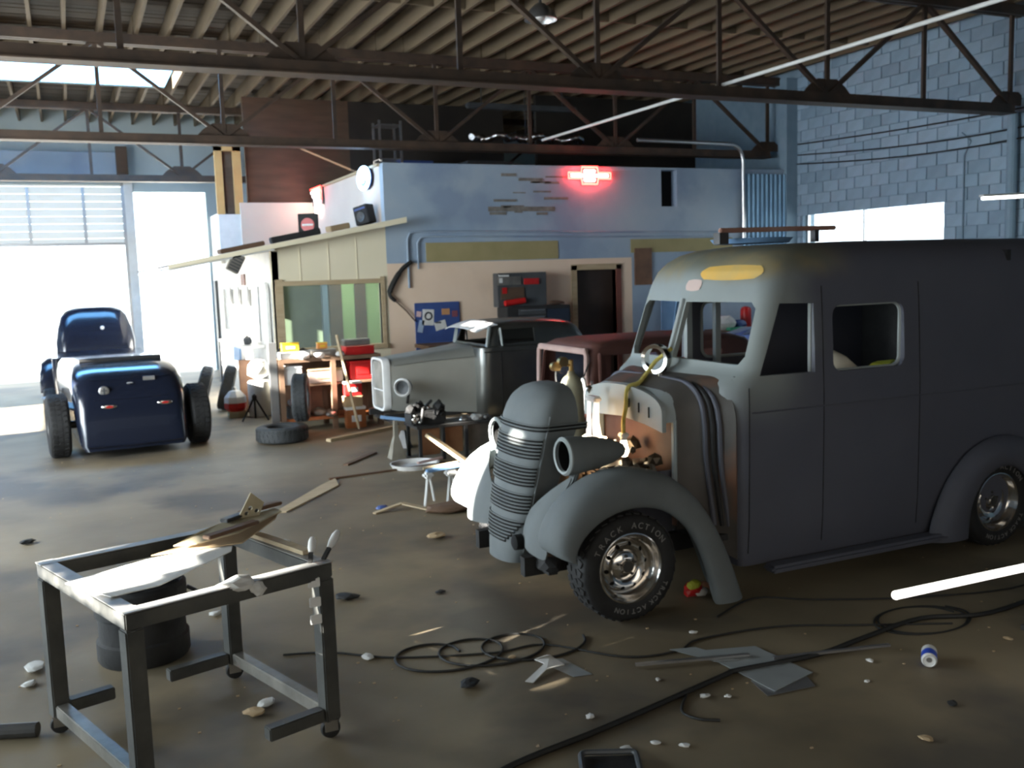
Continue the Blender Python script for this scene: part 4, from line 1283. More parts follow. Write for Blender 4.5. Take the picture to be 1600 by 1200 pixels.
# chassis horns and front bits
for sgn in (-1, 1):
    MB().box(2.42, 7.0, sgn*0.36-0.03, sgn*0.36+0.03, 0.24, 0.36).build('chassis_rail', M_black, van)
MB().box(2.52, 2.58, -0.52, 0.52, 0.27, 0.33).build('cross_member', M_black, van)
o = MB().lathe([(0, -0.03), (0.03, -0.03), (0.048, -0.02), (0.05, 0.03), (0, 0.04)], ax='X', n=20).build('front_horn', M_void, van, smooth=True); o.location = (2.43, -0.27, 0.43)
MB().lump((2.55, -0.46, 0.33), 0.07, (1, 1.5, 0.8), 0.2).build('tow_fitting', M_black, van)
MB().tube([(2.93, -0.7, 0.32), (2.93, 0.7, 0.32)], 0.035, 10).tube([(6.05, -0.7, 0.32), (6.05, 0.7, 0.32)], 0.045, 10).build('axle', M_black, van)
# engine
en = MB()
en.box(2.95, 3.46, -0.20, 0.20, 0.50, 0.80, bev=0.02)
en.box(2.98, 3.42, -0.32, -0.14, 0.66, 0.84, bev=0.02); en.box(2.98, 3.42, 0.14, 0.32, 0.66, 0.84, bev=0.02)
for k in range(14):
    en.lump((random.uniform(2.95, 3.42), random.uniform(-0.42, 0.30), random.uniform(0.78, 0.93)), random.uniform(0.025, 0.06), (1, 1, 1), 0.2, 1)
en.build('engine', mat('oily_engine', (0.055, 0.042, 0.03), 0.4, 0.6, (0.13, 0.10, 0.07), 12, 1), van)
for k in range(4):
    y0 = -0.34
    x0 = 3.02+0.11*k
    MB().tube(smooth_pts([(x0, y0+0.04, 0.82), (x0-0.01, y0-0.05, 0.84), (x0, y0-0.10, 0.76), (x0+0.03, y0-0.11, 0.6)], 4), 0.017, 8).build('exhaust_runner', M_steelbare, van, smooth=True)
MB().tube([(2.90, -0.36, 0.80), (3.35, -0.38, 0.80)], 0.014, 8).build('fuel_rail', M_brass, van)
MB().lathe([(0.0, 0), (0.11, 0), (0.11, 0.05), (0.0, 0.06)], o=(3.2, 0.0, 0.92), n=24).build('air_cleaner', M_chrome, van)
for sgn in (-1, 1):
    MB().box(2.66, 3.46, sgn*0.44-0.006, sgn*0.44+0.006, 0.40, 0.80).build('inner_wing', M_primer, van)
make_wheel(van, (2.93, -0.81+0.1175, 0.325))
make_wheel(van, (2.93, 0.81-0.1175, 0.325), face=1)
make_wheel(van, (6.05, -0.81+0.1175, 0.325))
make_wheel(van, (6.05, 0.81-0.1175, 0.325), face=1)
# roof seam
# loose things on and in the van
M_creamsack = mat('cream_sack', (0.85, 0.80, 0.66), 0.8, 0, (0.7, 0.64, 0.5), 5, 1)
single('white_sack', MB().lump((0, 0, 0.33), 0.24, (0.95, 0.75, 1.45), 0.05), M_creamsack, 'white sack on the seat seen through the van side window', 'sack', loc=(4.86, 5.20, 0.822), smooth=True)
single('van_crate', MB().box(-0.2, 0.2, -0.22, 0.22, 0, 0.90, bev=0.01), M_grey, 'dark crate behind the van seat', 'crate', loc=(5.46, 5.36, 0.402))
single('yellow_vest', MB().lump((0, 0, 0.035), 0.10, (1.3, 0.8, 0.4), 0.25), mat('lime_yellow_cloth', (0.70, 0.72, 0.08), 0.7), 'lime yellow cloth on the crate behind the van seat', 'cloth', loc=(5.40, 5.25, 1.303))
t = thing('headlamp_ring', 'chrome headlamp ring standing on the van cowl before the screen post', 'ring', (3.63, VY-0.03, 1.375), rz=R(28))
MB().lathe([(0.075, -0.035), (0.10, -0.04), (0.105, 0.0), (0.10, 0.035), (0.085, 0.05), (0.08, 0.02), (0.075, -0.035)], ax='X', n=32, o=(0, 0, 0.106)).build('ring', M_chrome, t, smooth=True)
single('cowl_socket', MB().lathe([(0, 0), (0.02, 0), (0.02, 0.02), (0, 0.025)], n=12), M_chrome, 'small chrome cap lying on the van cowl', 'cap', loc=(3.60, VY-0.12, 1.372))
t = thing('ratchet_strap', 'yellow ratchet strap hanging from the van cowl over the engine', 'strap', (3.36, VY-0.10, 0.95))
pts = smooth_pts([(0.36, 0.02, 0.60), (0.28, 0.10, 0.51), (0.20, 0.08, 0.44), (0.08, 0.0, 0.385), (-0.02, -0.02, 0.36), (-0.035, -0.02, 0.24), (-0.05, -0.01, 0.14), (-0.045, 0.0, 0.05)], 5)
MB().tube(pts, 0.020, 8, flat=0.7).build('webbing', M_strap, t, smooth=True)
MB().box(-0.075, -0.015, -0.03, 0.03, 0.03, 0.06, bev=0.008).build('buckle', M_white, t)
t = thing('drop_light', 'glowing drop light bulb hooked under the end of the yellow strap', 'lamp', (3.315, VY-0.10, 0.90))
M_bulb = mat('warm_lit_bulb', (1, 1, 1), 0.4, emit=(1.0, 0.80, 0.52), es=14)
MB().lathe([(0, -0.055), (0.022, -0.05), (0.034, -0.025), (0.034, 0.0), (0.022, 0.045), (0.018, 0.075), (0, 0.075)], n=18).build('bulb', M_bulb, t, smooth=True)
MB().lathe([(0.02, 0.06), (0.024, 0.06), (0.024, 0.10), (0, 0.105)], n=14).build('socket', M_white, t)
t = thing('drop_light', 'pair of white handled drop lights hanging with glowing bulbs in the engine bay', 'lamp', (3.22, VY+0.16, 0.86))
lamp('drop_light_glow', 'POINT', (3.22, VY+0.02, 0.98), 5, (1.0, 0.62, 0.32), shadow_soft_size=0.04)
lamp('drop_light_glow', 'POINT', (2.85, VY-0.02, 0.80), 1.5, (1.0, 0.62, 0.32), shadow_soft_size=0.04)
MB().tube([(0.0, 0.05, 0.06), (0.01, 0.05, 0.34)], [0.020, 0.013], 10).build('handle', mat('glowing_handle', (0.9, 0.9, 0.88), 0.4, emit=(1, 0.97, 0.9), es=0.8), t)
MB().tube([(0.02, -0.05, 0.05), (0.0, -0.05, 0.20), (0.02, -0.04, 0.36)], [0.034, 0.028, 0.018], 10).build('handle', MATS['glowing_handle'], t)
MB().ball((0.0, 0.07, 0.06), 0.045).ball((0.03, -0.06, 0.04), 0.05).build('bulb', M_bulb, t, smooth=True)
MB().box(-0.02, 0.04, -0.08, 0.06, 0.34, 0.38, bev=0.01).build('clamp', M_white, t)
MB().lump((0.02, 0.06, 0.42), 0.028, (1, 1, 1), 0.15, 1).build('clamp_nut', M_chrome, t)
t = thing('timber_pole', 'reddish timber pole lying on top of the van roof', 'pole', (4.22, 5.65, 2.285), rz=R(2))
MB().beam((0, 0, 0.06), (1.15, 0.05, 0.075), 0.035, 0.035, 0.008).build('pole', mat('reddish_timber', (0.30, 0.13, 0.09), 0.6, 0, (0.42, 0.26, 0.2), 3, 1), t)
MB().box(-0.02, 0.06, -0.03, 0.04, -0.035, 0.045).build('rest_block', M_steel, t)
MB().box(0.9, 0.94, -0.0, 0.05, -0.03, 0.06).build('rest_block', M_steel, t)
for i, (dx, dy, m, lab) in enumerate(((0.55, 0.28, M_skyblue, 'long pale blue tray lying on the van roof behind the pole'),)):
    single('roof_tray', MB().lathe([(0, 0), (0.27, 0.0), (0.30, 0.035), (0.28, 0.035), (0.25, 0.012), (0, 0.012)], n=24), m, lab, 'tray', loc=(4.62, 5.80, 2.255), smooth=True)

# ================================================================ the steel coupe
CY = 11.9
cp = thing('hot_rod_coupe', 'bare steel chopped coupe with a white sun visor facing the left', 'car', (0, CY, 0))
hood = usection([(3.62, 0.26, 0.42, 1.05, 0.10), (3.70, 0.275, 0.40, 1.07, 0.11), (4.2, 0.35, 0.36, 1.12, 0.14), (4.72, 0.47, 0.32, 1.17, 0.18)])
hood.build('hood', M_gunlight, cp, smooth=True, solid=0.01)
for zz_ in (1.00,):
    for sgn in (-1, 1):
        MB().tube([(3.66, sgn*0.276, zz_-0.02), (4.2, sgn*0.352, zz_+0.02), (4.72, sgn*0.472, zz_+0.05)], 0.008, 6).build('hood_bead', M_gunlight, cp)
cl = [(0.24, 0.56, 4.74, 0.0, 0.1, 6.55, 0.12), (0.30, 0.60, 4.70, 0.0, 0.12, 6.62, 0.2), (0.6, 0.64, 4.70, 0, 0.16, 6.70, 0.25), (0.9, 0.655, 4.70, 0, 0.16, 6.68, 0.3), (1.08, 0.655, 4.70, 0, 0.17, 6.60, 0.3), (1.15, 0.645, 4.71, 0, 0.17, 6.50, 0.3), (1.17, 0.60, 4.82, 0.0, 0.10, 6.36, 0.3), (1.25, 0.585, 4.86, 0.0, 0.08, 6.32, 0.3), (1.36, 0.565, 4.90, 0.0, 0.08, 6.25, 0.3), (1.41, 0.55, 4.89, 0.0, 0.12, 6.18, 0.32), (1.45, 0.50, 4.94, 0.0, 0.16, 6.05, 0.34), (1.475, 0.40, 5.05, 0, 0.2, 5.85, 0.3)]
cu = MB()
cu.box(4.6, 5.15, -0.50, 0.50, 1.19, 1.375)
cu.prism([(4.99, -0.9, 1.37), (5.50, -0.9, 1.38), (5.50, -0.9, 1.20), (4.99, -0.9, 1.19)], (0, 1.8, 0))
cu.prism([(6.0, y, z) for y, z in rrect(-0.26, 0.26, 1.22, 1.36, 0.06)], (0.9, 0, 0))
shell(cl, 0.012).build('body', M_gun, cp, smooth=True, solid=0.02, cutters=[cutter(cu)])
for sgn in (-1, 1):
    MB().beam((4.83, sgn*0.575, 1.16), (4.88, sgn*0.555, 1.43), 0.035, 0.05, 0.008).build('windscreen_post', M_primer2, cp)
    MB().beam((5.03, sgn*0.60, 1.16), (5.01, sgn*0.585, 1.40), 0.022, 0.03, 0.006).build('door_post', M_primer2, cp)
    MB().tube([(x, sgn*0.652, 1.10) for x in (4.75, 5.5, 6.3)], 0.008, 6).build('belt_bead', M_gun, cp)
    MB().tube([(4.99, sgn*0.655, z) for z in (0.34, 0.7, 1.1)], 0.004, 5).tube([(5.72, sgn*0.658, z) for z in (0.34, 0.7, 1.1)], 0.004, 5).build('door_seam', M_void, cp)
rows = []
for i in range(9):
    y = -0.56+1.12*i/8
    e_ = (abs(i-4)/4)**2.5
    rows.append([Vector((4.94-0.30*(j/4)+0.05*e_, y, 1.49-0.085*(j/4)**1.5-0.05*e_)) for j in range(5)])
MB().grid(rows).build('sun_visor', M_white, cp, smooth=True, solid=0.008)
gsh = MB()
rr1 = rrect(-0.27, 0.27, 0.40, 1.07, 0.10)
rows = [[Vector((x, y*sc_, zc)) for y, zc in rr1] for x, sc_ in ((3.62, 1.0), (3.545, 1.0), (3.53, 0.97), (3.53, 0.86))]
rows[3] = [Vector((3.53, y*0.84, 0.735+(zc-0.735)*0.92)) for y, zc in rr1]
rows.append([Vector((3.56, y*0.84, 0.735+(zc-0.735)*0.92)) for y, zc in rr1])
gsh.grid(rows, closed_u=True).build('radiator_shell', M_white, cp, smooth=True)
MB().box(3.565, 3.59, -0.23, 0.23, 0.43, 1.04).build('radiator_mesh', M_alu, cp)
for k in range(15):
    MB().tube([(3.56, -0.21+0.03*k, 0.44), (3.56, -0.21+0.03*k, 1.02)], 0.004, 4).build('radiator_bar', M_steelbare, cp)
MB().beam((3.55, -0.22, 0.66), (3.55, 0.22, 0.66), 0.014, 0.014).build('cross_bar', M_white, cp)
for sgn in (-1, 1):
    o = MB().lathe([(0.088, -0.03), (0.104, -0.07), (0.112, -0.05), (0.10, 0.03), (0.07, 0.10), (0, 0.13)], ax='X', n=24).build('headlamp', M_alu, cp, smooth=True)
    o.location = (3.74, sgn*0.45, 0.72)
    o.rotation_euler = (0, 0, R(48))
    MB().lathe([(0, 0.0), (0.088, -0.04)], ax='X', n=24).build('lens', M_grey, o)
    MB().lathe([(0.086, -0.055), (0.100, -0.082), (0.118, -0.06), (0.112, -0.045)], ax='X', n=28).build('lamp_ring', M_white, o, smooth=True)
    MB().beam((3.80, sgn*0.42, 0.62), (3.82, sgn*0.30, 0.5), 0.03, 0.03).build('lamp_stay', M_steel, cp)
    MB().box(3.5, 6.6, sgn*0.33-0.03, sgn*0.33+0.03, 0.30, 0.38).build('chassis_rail', M_steel, cp)
MB().tube([(3.62, -0.45, 0.27), (3.62, 0.45, 0.27)], 0.028, 8).build('front_axle', M_steel, cp)
for sgn in (-1, 1):
    make_wheel(cp, (6.25, sgn*0.80, 0.34), r=0.34, wd=0.22, ri=0.19, face=sgn, style='steel', letters=False)

# ================================================================ maroon sedan body with a pink windscreen frame
SY = 8.83
sd = thing('sedan_body', 'low maroon sedan body with a dusty pink windscreen frame', 'car', (0, SY, 0))
sl = [(0.10, 0.56, 4.50, 0.0, 0.08, 6.85, 0.10), (0.30, 0.60, 4.42, 0.0, 0.10, 6.9, 0.15), (0.65, 0.61, 4.40, 0.0, 0.12, 6.92, 0.2), (0.76, 0.60, 4.42, 0.0, 0.12, 6.9, 0.2), (0.80, 0.58, 4.58, 0.0, 0.06, 6.85, 0.2), (1.0, 0.57, 4.61, 0.0, 0.05, 6.80, 0.2), (1.26, 0.555, 4.64, 0.0, 0.06, 6.72, 0.24), (1.33, 0.54, 4.66, 0, 0.10, 6.66, 0.28), (1.375, 0.48, 4.72, 0, 0.14, 6.5, 0.3), (1.395, 0.38, 4.85, 0, 0.16, 6.3, 0.3)]
cu = MB()
cu.prism([(4.3, y, z) for y, z in rrect(-0.49, 0.49, 0.83, 1.26, 0.05)], (0.5, 0, 0))
for a, b in ((4.80, 5.42), (5.50, 6.20)):
    cu.prism([(x, -0.8, z) for x, z in rrect(a, b, 0.86, 1.25, 0.03)], (0, 1.6, 0))
shell(sl, 0.01).build('body', M_maroon, sd, smooth=True, solid=0.03, cutters=[cutter(cu)])
MB().tube([(4.60-0.03*(1.3-z), y, z) for y, z in rrect(-0.525, 0.525, 0.80, 1.30, 0.06)], 0.026, 8, closed=True).build('screen_frame', M_pink, sd, smooth=True)
MB().box(4.58, 4.63, -0.52, 0.52, 1.27, 1.33, bev=0.012).build('screen_header', M_pink, sd)
for sgn in (-1, 1):
    MB().beam((4.72, sgn*0.60, 0.15), (4.72, sgn*0.575, 1.28), 0.03, 0.05, 0.008).build('hinge_post', M_maroon, sd)
    MB().tube([(4.6, sgn*0.612, 0.74), (5.6, sgn*0.615, 0.74), (6.8, sgn*0.60, 0.74)], 0.010, 6).build('belt_bead', M_maroon, sd)
    MB().box(4.5, 6.8, sgn*0.35-0.04, sgn*0.35+0.04, 0.0, 0.12).build('floor_skid', M_wooddark, sd)
MB().tube([(4.62, -0.58, 1.02), (4.60, -0.62, 1.02), (4.60, -0.62, 0.90)], 0.012, 6).build('hinge_pin', M_chrome, sd)

# dark blue car behind
bc = thing('blue_car', 'glossy dark blue car half hidden behind the maroon sedan', 'car', (8.2, 10.2, 0), rz=R(0))
bl_ = [(0.25, 0.57, -1.9, 0.1, 0.3, 1.9, 0.3), (0.45, 0.63, -2.0, 0.1, 0.45, 2.0, 0.4), (0.8, 0.63, -1.95, 0.1, 0.5, 1.95, 0.5), (0.97, 0.57, -1.8, 0.1, 0.5, 1.8, 0.5), (1.03, 0.50, -1.6, 0.1, 0.45, 1.6, 0.45), (1.06, 0.47, -0.4, 0.1, 0.3, 1.3, 0.4), (1.2, 0.44, -0.3, 0.0, 0.25, 1.1, 0.4), (1.27, 0.36, -0.1, 0.0, 0.25, 0.9, 0.33)]
cu = MB().prism([(x, -1, z) for x, z in rrect(-0.1, 0.7, 1.08, 1.19, 0.03)], (0, 2, 0))
shell(bl_, 0.01).build('body', M_bluecar, bc, smooth=True, solid=0.02, cutters=[cutter(cu)])
for x in (-1.35, 1.3):
    for sgn in (-1, 1):
        make_wheel(bc, (x, sgn*0.56, 0.31), r=0.31, wd=0.2, ri=0.19, face=sgn, style='steel', letters=False)

# ================================================================ black roadster seen from behind
rd = thing('roadster', 'low black roadster seen from behind with fat bare rear tyres', 'car', (0.64, 12.75, 0), rz=R(-86))
rl = [(0.10, 0.58, -3.0, 0.0, 0.1, 0.12, 0.06), (0.16, 0.62, -3.05, 0.0, 0.1, 0.10, 0.08), (0.45, 0.65, -3.1, 0, 0.14, 0.04, 0.14), (0.72, 0.66, -3.1, 0, 0.16, -0.02, 0.18), (0.88, 0.655, -3.05, 0, 0.16, -0.12, 0.22), (1.00, 0.63, -3.0, 0, 0.18, -0.28, 0.26), (1.07, 0.59, -2.9, 0, 0.2, -0.50, 0.28), (1.11, 0.52, -2.2, 0, 0.2, -0.85, 0.25)]
shell(rl, 0.0).build('body', M_navy, rd, smooth=True)
MB().tube([(-0.9, y, 1.13) for y in (-0.5, -0.25, 0, 0.25, 0.5)], 0.035, 8).build('cockpit_roll', M_black, rd, smooth=True)
def rear_x(z):
    for A, B in zip(rl, rl[1:]):
        if A[0] <= z <= B[0]:
            return A[5]+(B[5]-A[5])*(z-A[0])/(B[0]-A[0])
for zz_ in (0.70, 0.93):
    MB().tube([(rear_x(zz_)-0.002-(0.03 if abs(y) > 0.42 else 0), y, zz_+0.02*abs(y)) for y in (-0.5, -0.42, -0.2, 0, 0.2, 0.42, 0.5)], 0.007, 6).build('trunk_seam', M_navy, rd)
MB().tube([(0.12, -0.55, 0.16), (0.13, 0, 0.15), (0.12, 0.55, 0.16)], 0.014, 8).build('lower_bead', M_navy, rd)
o = MB().lathe([(0, 0.008), (0.05, 0.006), (0.062, 0), (0.062, -0.02)], ax='X', n=20).build('round_badge', M_alu, rd); o.location = (rear_x(0.80)+0.012, -0.31, 0.81)
o = MB().box(0, 0.012, -0.01, 0.01, -0.04, 0.04).box(0, 0.013, -0.03, 0.03, 0.0, 0.012).build('badge_mark', M_grey, rd); o.location = (rear_x(0.80)+0.022, -0.31, 0.81)
MB().tube([(rear_x(0.88)-0.005, -0.03, 0.88), (rear_x(0.88)+0.03, 0.0, 0.885), (rear_x(0.88)-0.005, 0.03, 0.88)], 0.012, 6).build('trunk_handle', M_chrome, rd)
MB().box(rear_x(0.9)-0.01, rear_x(0.9)+0.012, 0.16, 0.30, 0.90, 0.95, bev=0.004).build('name_script', M_alu, rd)
for y in (-0.27, 0.38):
    o = MB().lathe([(0, 0.01), (0.045, 0.004), (0.06, -0.012)], ax='X', n=20, M=Matrix.Diagonal((1, 1.5, 0.5, 1))).build('tail_lamp', M_chrome, rd, smooth=True)
    o.location = (rear_x(0.62)+0.016, y, 0.62)
    o2 = MB().lathe([(0, 0.016), (0.03, 0.01)], ax='X', n=16, M=Matrix.Diagonal((1, 1.5, 0.5, 1))).build('lens', M_red, o)
for sgn in (-1, 1):
    make_wheel(rd, (-0.42, sgn*0.83, 0.39), r=0.39, wd=0.25, ri=0.2, face=sgn, style='steel', letters=False)
    make_wheel(rd, (-2.9, sgn*0.78, 0.31), r=0.31, wd=0.16, ri=0.19, face=sgn, style='steel', letters=False)
MB().tube([(-0.42, -0.7, 0.39), (-0.42, 0.7, 0.39)], 0.05, 10).ball((-0.42, 0, 0.39), 0.14).build('rear_axle', M_steel, rd, smooth=True)
MB().beam((-0.2, -0.60, 0.60), (-0.75, -0.92, 0.72), 0.16, 0.03, 0.01).build('side_panel', M_alu, rd)
single('white_cover', MB().prism([(0, -0.5, 0.0), (0.45, -0.56, -0.02), (0.45, 0.56, -0.02), (0, 0.5, 0)], (0, 0, 0.012)), M_paper, 'white sheet laid over the rear deck of the black roadster', 'sheet', loc=(0.70, 13.95, 1.115), rz=R(-86)) if False else None

# ================================================================ old pickup standing in the doorway
tk = thing('old_pickup', 'dark old pickup with a rounded cab silhouetted in the bright doorway', 'truck', (0.42, 19.2, 0), rz=R(-90))
tl = [(0.35, 0.62, -1.2, 0.0, 0.1, 0.3, 0.1), (0.80, 0.66, -1.2, 0, 0.14, 0.3, 0.14), (1.10, 0.66, -1.2, 0, 0.16, 0.28, 0.18), (1.35, 0.62, -1.05, 0, 0.16, 0.20, 0.22), (1.55, 0.56, -0.95, 0, 0.18, 0.10, 0.24), (1.65, 0.48, -0.85, 0, 0.2, 0.0, 0.25), (1.70, 0.36, -0.7, 0, 0.2, -0.1, 0.25)]
shell(tl, 0.01).build('cab', M_navy, tk, smooth=True)
shell([(0.35, 0.70, 0.3, 0.0, 0.05, 1.9, 0.08), (0.62, 0.72, 0.3, 0, 0.05, 1.95, 0.08), (0.95, 0.72, 0.3, 0, 0.05, 1.95, 0.08)], 0.0).build('bed', M_navy, tk, smooth=True)
for sgn in (-1, 1):
    rows = []
    for k in range(11):
        a = PI*k/10
        rows.append([Vector((1.0-0.52*math.cos(a), sgn*(0.70+dy), 0.36+r_*math.sin(a)+0.0)) for dy, r_ in ((0.0, 0.56), (0.10, 0.55), (0.20, 0.48), (0.23, 0.38))])
    MB().grid(rows).build('rear_wing', M_navy, tk, smooth=True, solid=0.02)
    make_wheel(tk, (1.0, sgn*0.80, 0.36), r=0.36, wd=0.2, ri=0.2, face=sgn, style='steel', letters=False)
    make_wheel(tk, (-1.6, sgn*0.78, 0.36), r=0.36, wd=0.2, ri=0.2, face=sgn, style='steel', letters=False)
o = MB().lathe([(0, 0.01), (0.03, 0.006), (0.035, 0)], ax='X', n=16).build('cab_lamp', M_white, tk); o.location = (0.215, 0.12, 1.34)
usection([(-2.1, 0.35, 0.4, 1.0, 0.15), (-1.2, 0.5, 0.4, 1.15, 0.2)]).build('hood', M_navy, tk, smooth=True, solid=0.02)
MB().box(-2.0, 1.9, -0.4, -0.32, 0.42, 0.5).box(-2.0, 1.9, 0.32, 0.4, 0.42, 0.5).build('chassis_rail', M_steel, tk)

# ================================================================ foreground welding cart
P0, P1, P2, P3 = Vector((-0.18, 4.88, 0)), Vector((0.13, 3.97, 0)), Vector((0.95, 4.22, 0)), Vector((0.66, 5.12, 0))
ct = thing('steel_cart', 'open square tube steel cart frame on castors in the foreground', 'cart', (0.39, 4.55, 0))
HT = 0.83
M_litcart = mat('lit_bare_tube', (0.24, 0.24, 0.23), 0.5, 0.3, (0.40, 0.39, 0.37), 5, 1, 0.1)  # bare tube tops, lightened in colour to show the sun on them
def wb(n, mb, m=M_steelbare, par=None): return mb.build(n, m, par or ct, world=True)
M_cart = mat('scuffed_dark_tube', (0.05, 0.052, 0.052), 0.5, 0.35, (0.11, 0.11, 0.10), 5, 1, 0.12)
for A, B in ((P0, P1), (P1, P2), (P2, P3), (P3, P0)):
    d = (B-A).normalized()*0.035
    wb('top_rail', MB().beam(A-d+Vector((0, 0, HT-0.035)), B+d*0.9+Vector((0, 0, HT-0.036)), 0.07, 0.07, 0.006), M_cart)
    wb('lit_bare_top', MB().beam(A-d+Vector((0, 0, HT)), B+d*0.9+Vector((0, 0, HT)), 0.068, 0.003), M_litcart)
for A in (P0, P1, P2, P3):
    wb('lit_bare_top', MB().beam(A+(P1-P0).normalized()*-0.038+Vector((0, 0, HT+0.001)), A+(P1-P0).normalized()*0.038+Vector((0, 0, HT+0.001)), 0.076, 0.004), M_litcart)
for A in (P0, P1, P2, P3):
    wb('leg', MB().beam(A+Vector((0, 0, 0.09)), A+Vector((0, 0, HT-0.071)), 0.075, 0.075, 0.006, upv=(P1-P0)), M_cart)
wb('bottom_rail', MB().beam(P0+(P1-P0)*0.045+Vector((0, 0, .125)), P1-(P1-P0)*0.045+Vector((0, 0, .125)), 0.06, 0.06, 0.005), M_steelbare)
wb('bottom_rail', MB().beam(P3+(P2-P3)*0.045+Vector((0, 0, .125)), P2-(P2-P3)*0.045+Vector((0, 0, .125)), 0.06, 0.06, 0.005), M_steelbare)
wb('bottom_stub', MB().beam(P3+Vector((-0.04, -0.01, .125)), P3+Vector((-0.34, -0.10, .125)), 0.06, 0.06, 0.005), M_cart)
wb('bottom_stub', MB().beam(P2+Vector((-0.04, -0.01, .125)), P2+Vector((-0.30, -0.09, .125)), 0.06, 0.06, 0.005), M_cart)
wb('bottom_stub', MB().beam(P0+Vector((0.04, 0.01, .125)), P0+Vector((0.24, 0.07, .125)), 0.06, 0.06, 0.005), M_cart)
for A in (P0, P1, P2, P3):
    c = wb('caster_fork', MB().box(A.x-0.03, A.x+0.03, A.y-0.028, A.y-0.022, 0.04, 0.09).box(A.x-0.03, A.x+0.03, A.y+0.022, A.y+0.028, 0.04, 0.09).box(A.x-0.035, A.x+0.035, A.y-0.035, A.y+0.035, 0.088, 0.094), M_steelbare)
    wb('caster_wheel', MB().lathe([(0.0, -0.018), (0.02, -0.02), (0.042, -0.018), (0.047, 0), (0.042, 0.018), (0.02, 0.02), (0, 0.018)], o=(A.x, A.y, 0.047), ax='Y', n=20), M_black)
mid = (P1+P2)/2
wb('wrapped_rag', MB().lump(tuple(mid+Vector((0.02, 0.0, HT+0.0))), 0.055, (1.5, 0.9, 0.6), 0.25).lump(tuple(mid+Vector((0.10, -0.02, HT-0.03))), 0.035, (1.0, 0.8, 0.8), 0.3), M_paper)
def sheet(name, pts, z, th, m, label, cat='sheet', curl=0.0, zs=None):
    zs = zs or [z]*len(pts)
    a = [Vector((x, y, zz_)) for (x, y), zz_ in zip(pts, zs)]
    o = Vector((sum(p.x for p in a)/len(a), sum(p.y for p in a)/len(a), min(p.z for p in a)))
    mb = MB().prism([p-o for p in a], (0, 0, th))
    return single(name, mb, m, label, cat, loc=o)
sheet('white_card', [(-0.10, 4.46), (0.24, 4.62), (0.50, 4.62), (0.66, 4.78), (0.60, 4.50), (0.26, 4.20), (0.07, 4.16)], 0.833, 0.004, M_paper, 'big white card sheet lying across the end of the steel cart', zs=[.835, .845, .86, .875, .86, .84, .835])
sheet('cardboard_flap', [(0.26, 4.62), (0.62, 4.80), (0.92, 5.02), (0.88, 4.90), (0.66, 4.56)], 0.86, 0.005, M_card, 'tan cardboard flap lying over the white card on the cart', zs=[.86, .875, .89, .885, .875])
M_creamcard = mat('cream_gasket_card', (0.50, 0.45, 0.32), 0.85, 0, (0.40, 0.33, 0.2), 6, 1)
sheet('card_template', [(0.36, 4.62), (0.50, 4.76), (0.60, 4.86), (0.91, 5.06), (0.93, 4.98), (0.88, 4.93), (0.66, 4.66), (0.46, 4.60)], 0.90, 0.006, M_creamcard, 'long cream card template on top of the cart stack', zs=[.89, .905, .905, .90, .90, .90, .90, .89])
t = thing('punched_card', 'cream triangular card with punched holes standing up on the cart', 'card', (0.76, 4.93, 0.905), rot=(R(12), 0, R(15)))
cuh = MB()
for x, z_ in ((0.0, 0.05), (0.035, 0.03), (-0.02, 0.025)):
    cuh.lathe([(0, -0.1), (0.012, -0.1), (0.012, 0.1), (0, 0.1)], o=(x, 0, z_), ax='Y', n=8)
MB().prism([(-0.07, 0, -0.005), (0.0, 0, 0.135), (0.075, 0, 0.07), (0.05, 0, 0.0)], (0, 0.006, 0)).build('card', M_creamcard, t, cutters=[cutter(cuh)])
for i, (dx, dy, a, l, m, lab) in enumerate(((0.50, 4.58, 35, 0.32, M_wooddark, 'dark wood offcut in the middle of the cart stack'), (0.62, 4.86, 42, 0.30, M_steel, 'dark steel strip under the punched card on the cart'), (0.72, 4.98, 30, 0.26, M_wooddark, 'brown wood sliver at the far end of the cart stack'))):
    single('offcut', MB().box(0, l, -0.025, 0.025, 0, 0.018, bev=0.004), m, lab, 'offcut', loc=(dx, dy, 0.912), rz=R(a))
for i, (p, q, lab) in enumerate((((0.90, 4.22, 0.835), (0.935, 4.30, 0.925), 'left upright glove clamp at the right cart corner'), ((0.965, 4.24, 0.835), (1.06, 4.33, 0.93), 'right leaning glove clamp at the right cart corner'))):
    t = thing('spring_clamp', 'white tipped spring clamp, the ' + ('upright' if i == 0 else 'leaning') + ' one at the right cart corner', 'clamp', p)
    d = Vector(q)-Vector(p)
    MB().beam((0, 0, 0), tuple(d*0.45), 0.02, 0.012).build('shank', M_steel, t)
    MB().tube([tuple(d*0.4), tuple(d*0.6), tuple(d*0.85), tuple(d)], [0.012, 0.018, 0.019, 0.012], 10).build('tip', M_white, t, smooth=True)
# sun spots on the leg, put in as three white plates
for k, z_ in enumerate((0.755, 0.665, 0.585)):
    wb('leg_sun_spot', MB().beam(P2+Vector((-0.047, -0.045, z_-0.022)), P2+Vector((-0.047, -0.045, z_+0.022)), 0.052, 0.008, 0.003), M_white)
# cross brace beyond the cart top
single('wood_lath', MB().beam((0, 0, 0), (0.22, -0.62, -0.0), 0.05, 0.02), M_woodpale, 'pale timber lath leaning across the far right cart rail', 'lath', loc=(0.70, 4.98, 0.845))
single('floor_pipe', MB().tube([(0, 0, 0), (0.34, -0.13, 0)], 0.035, 12), M_steel, 'thick black pipe on the floor at the lower left', 'pipe', loc=(-0.62, 5.02, 0.035))
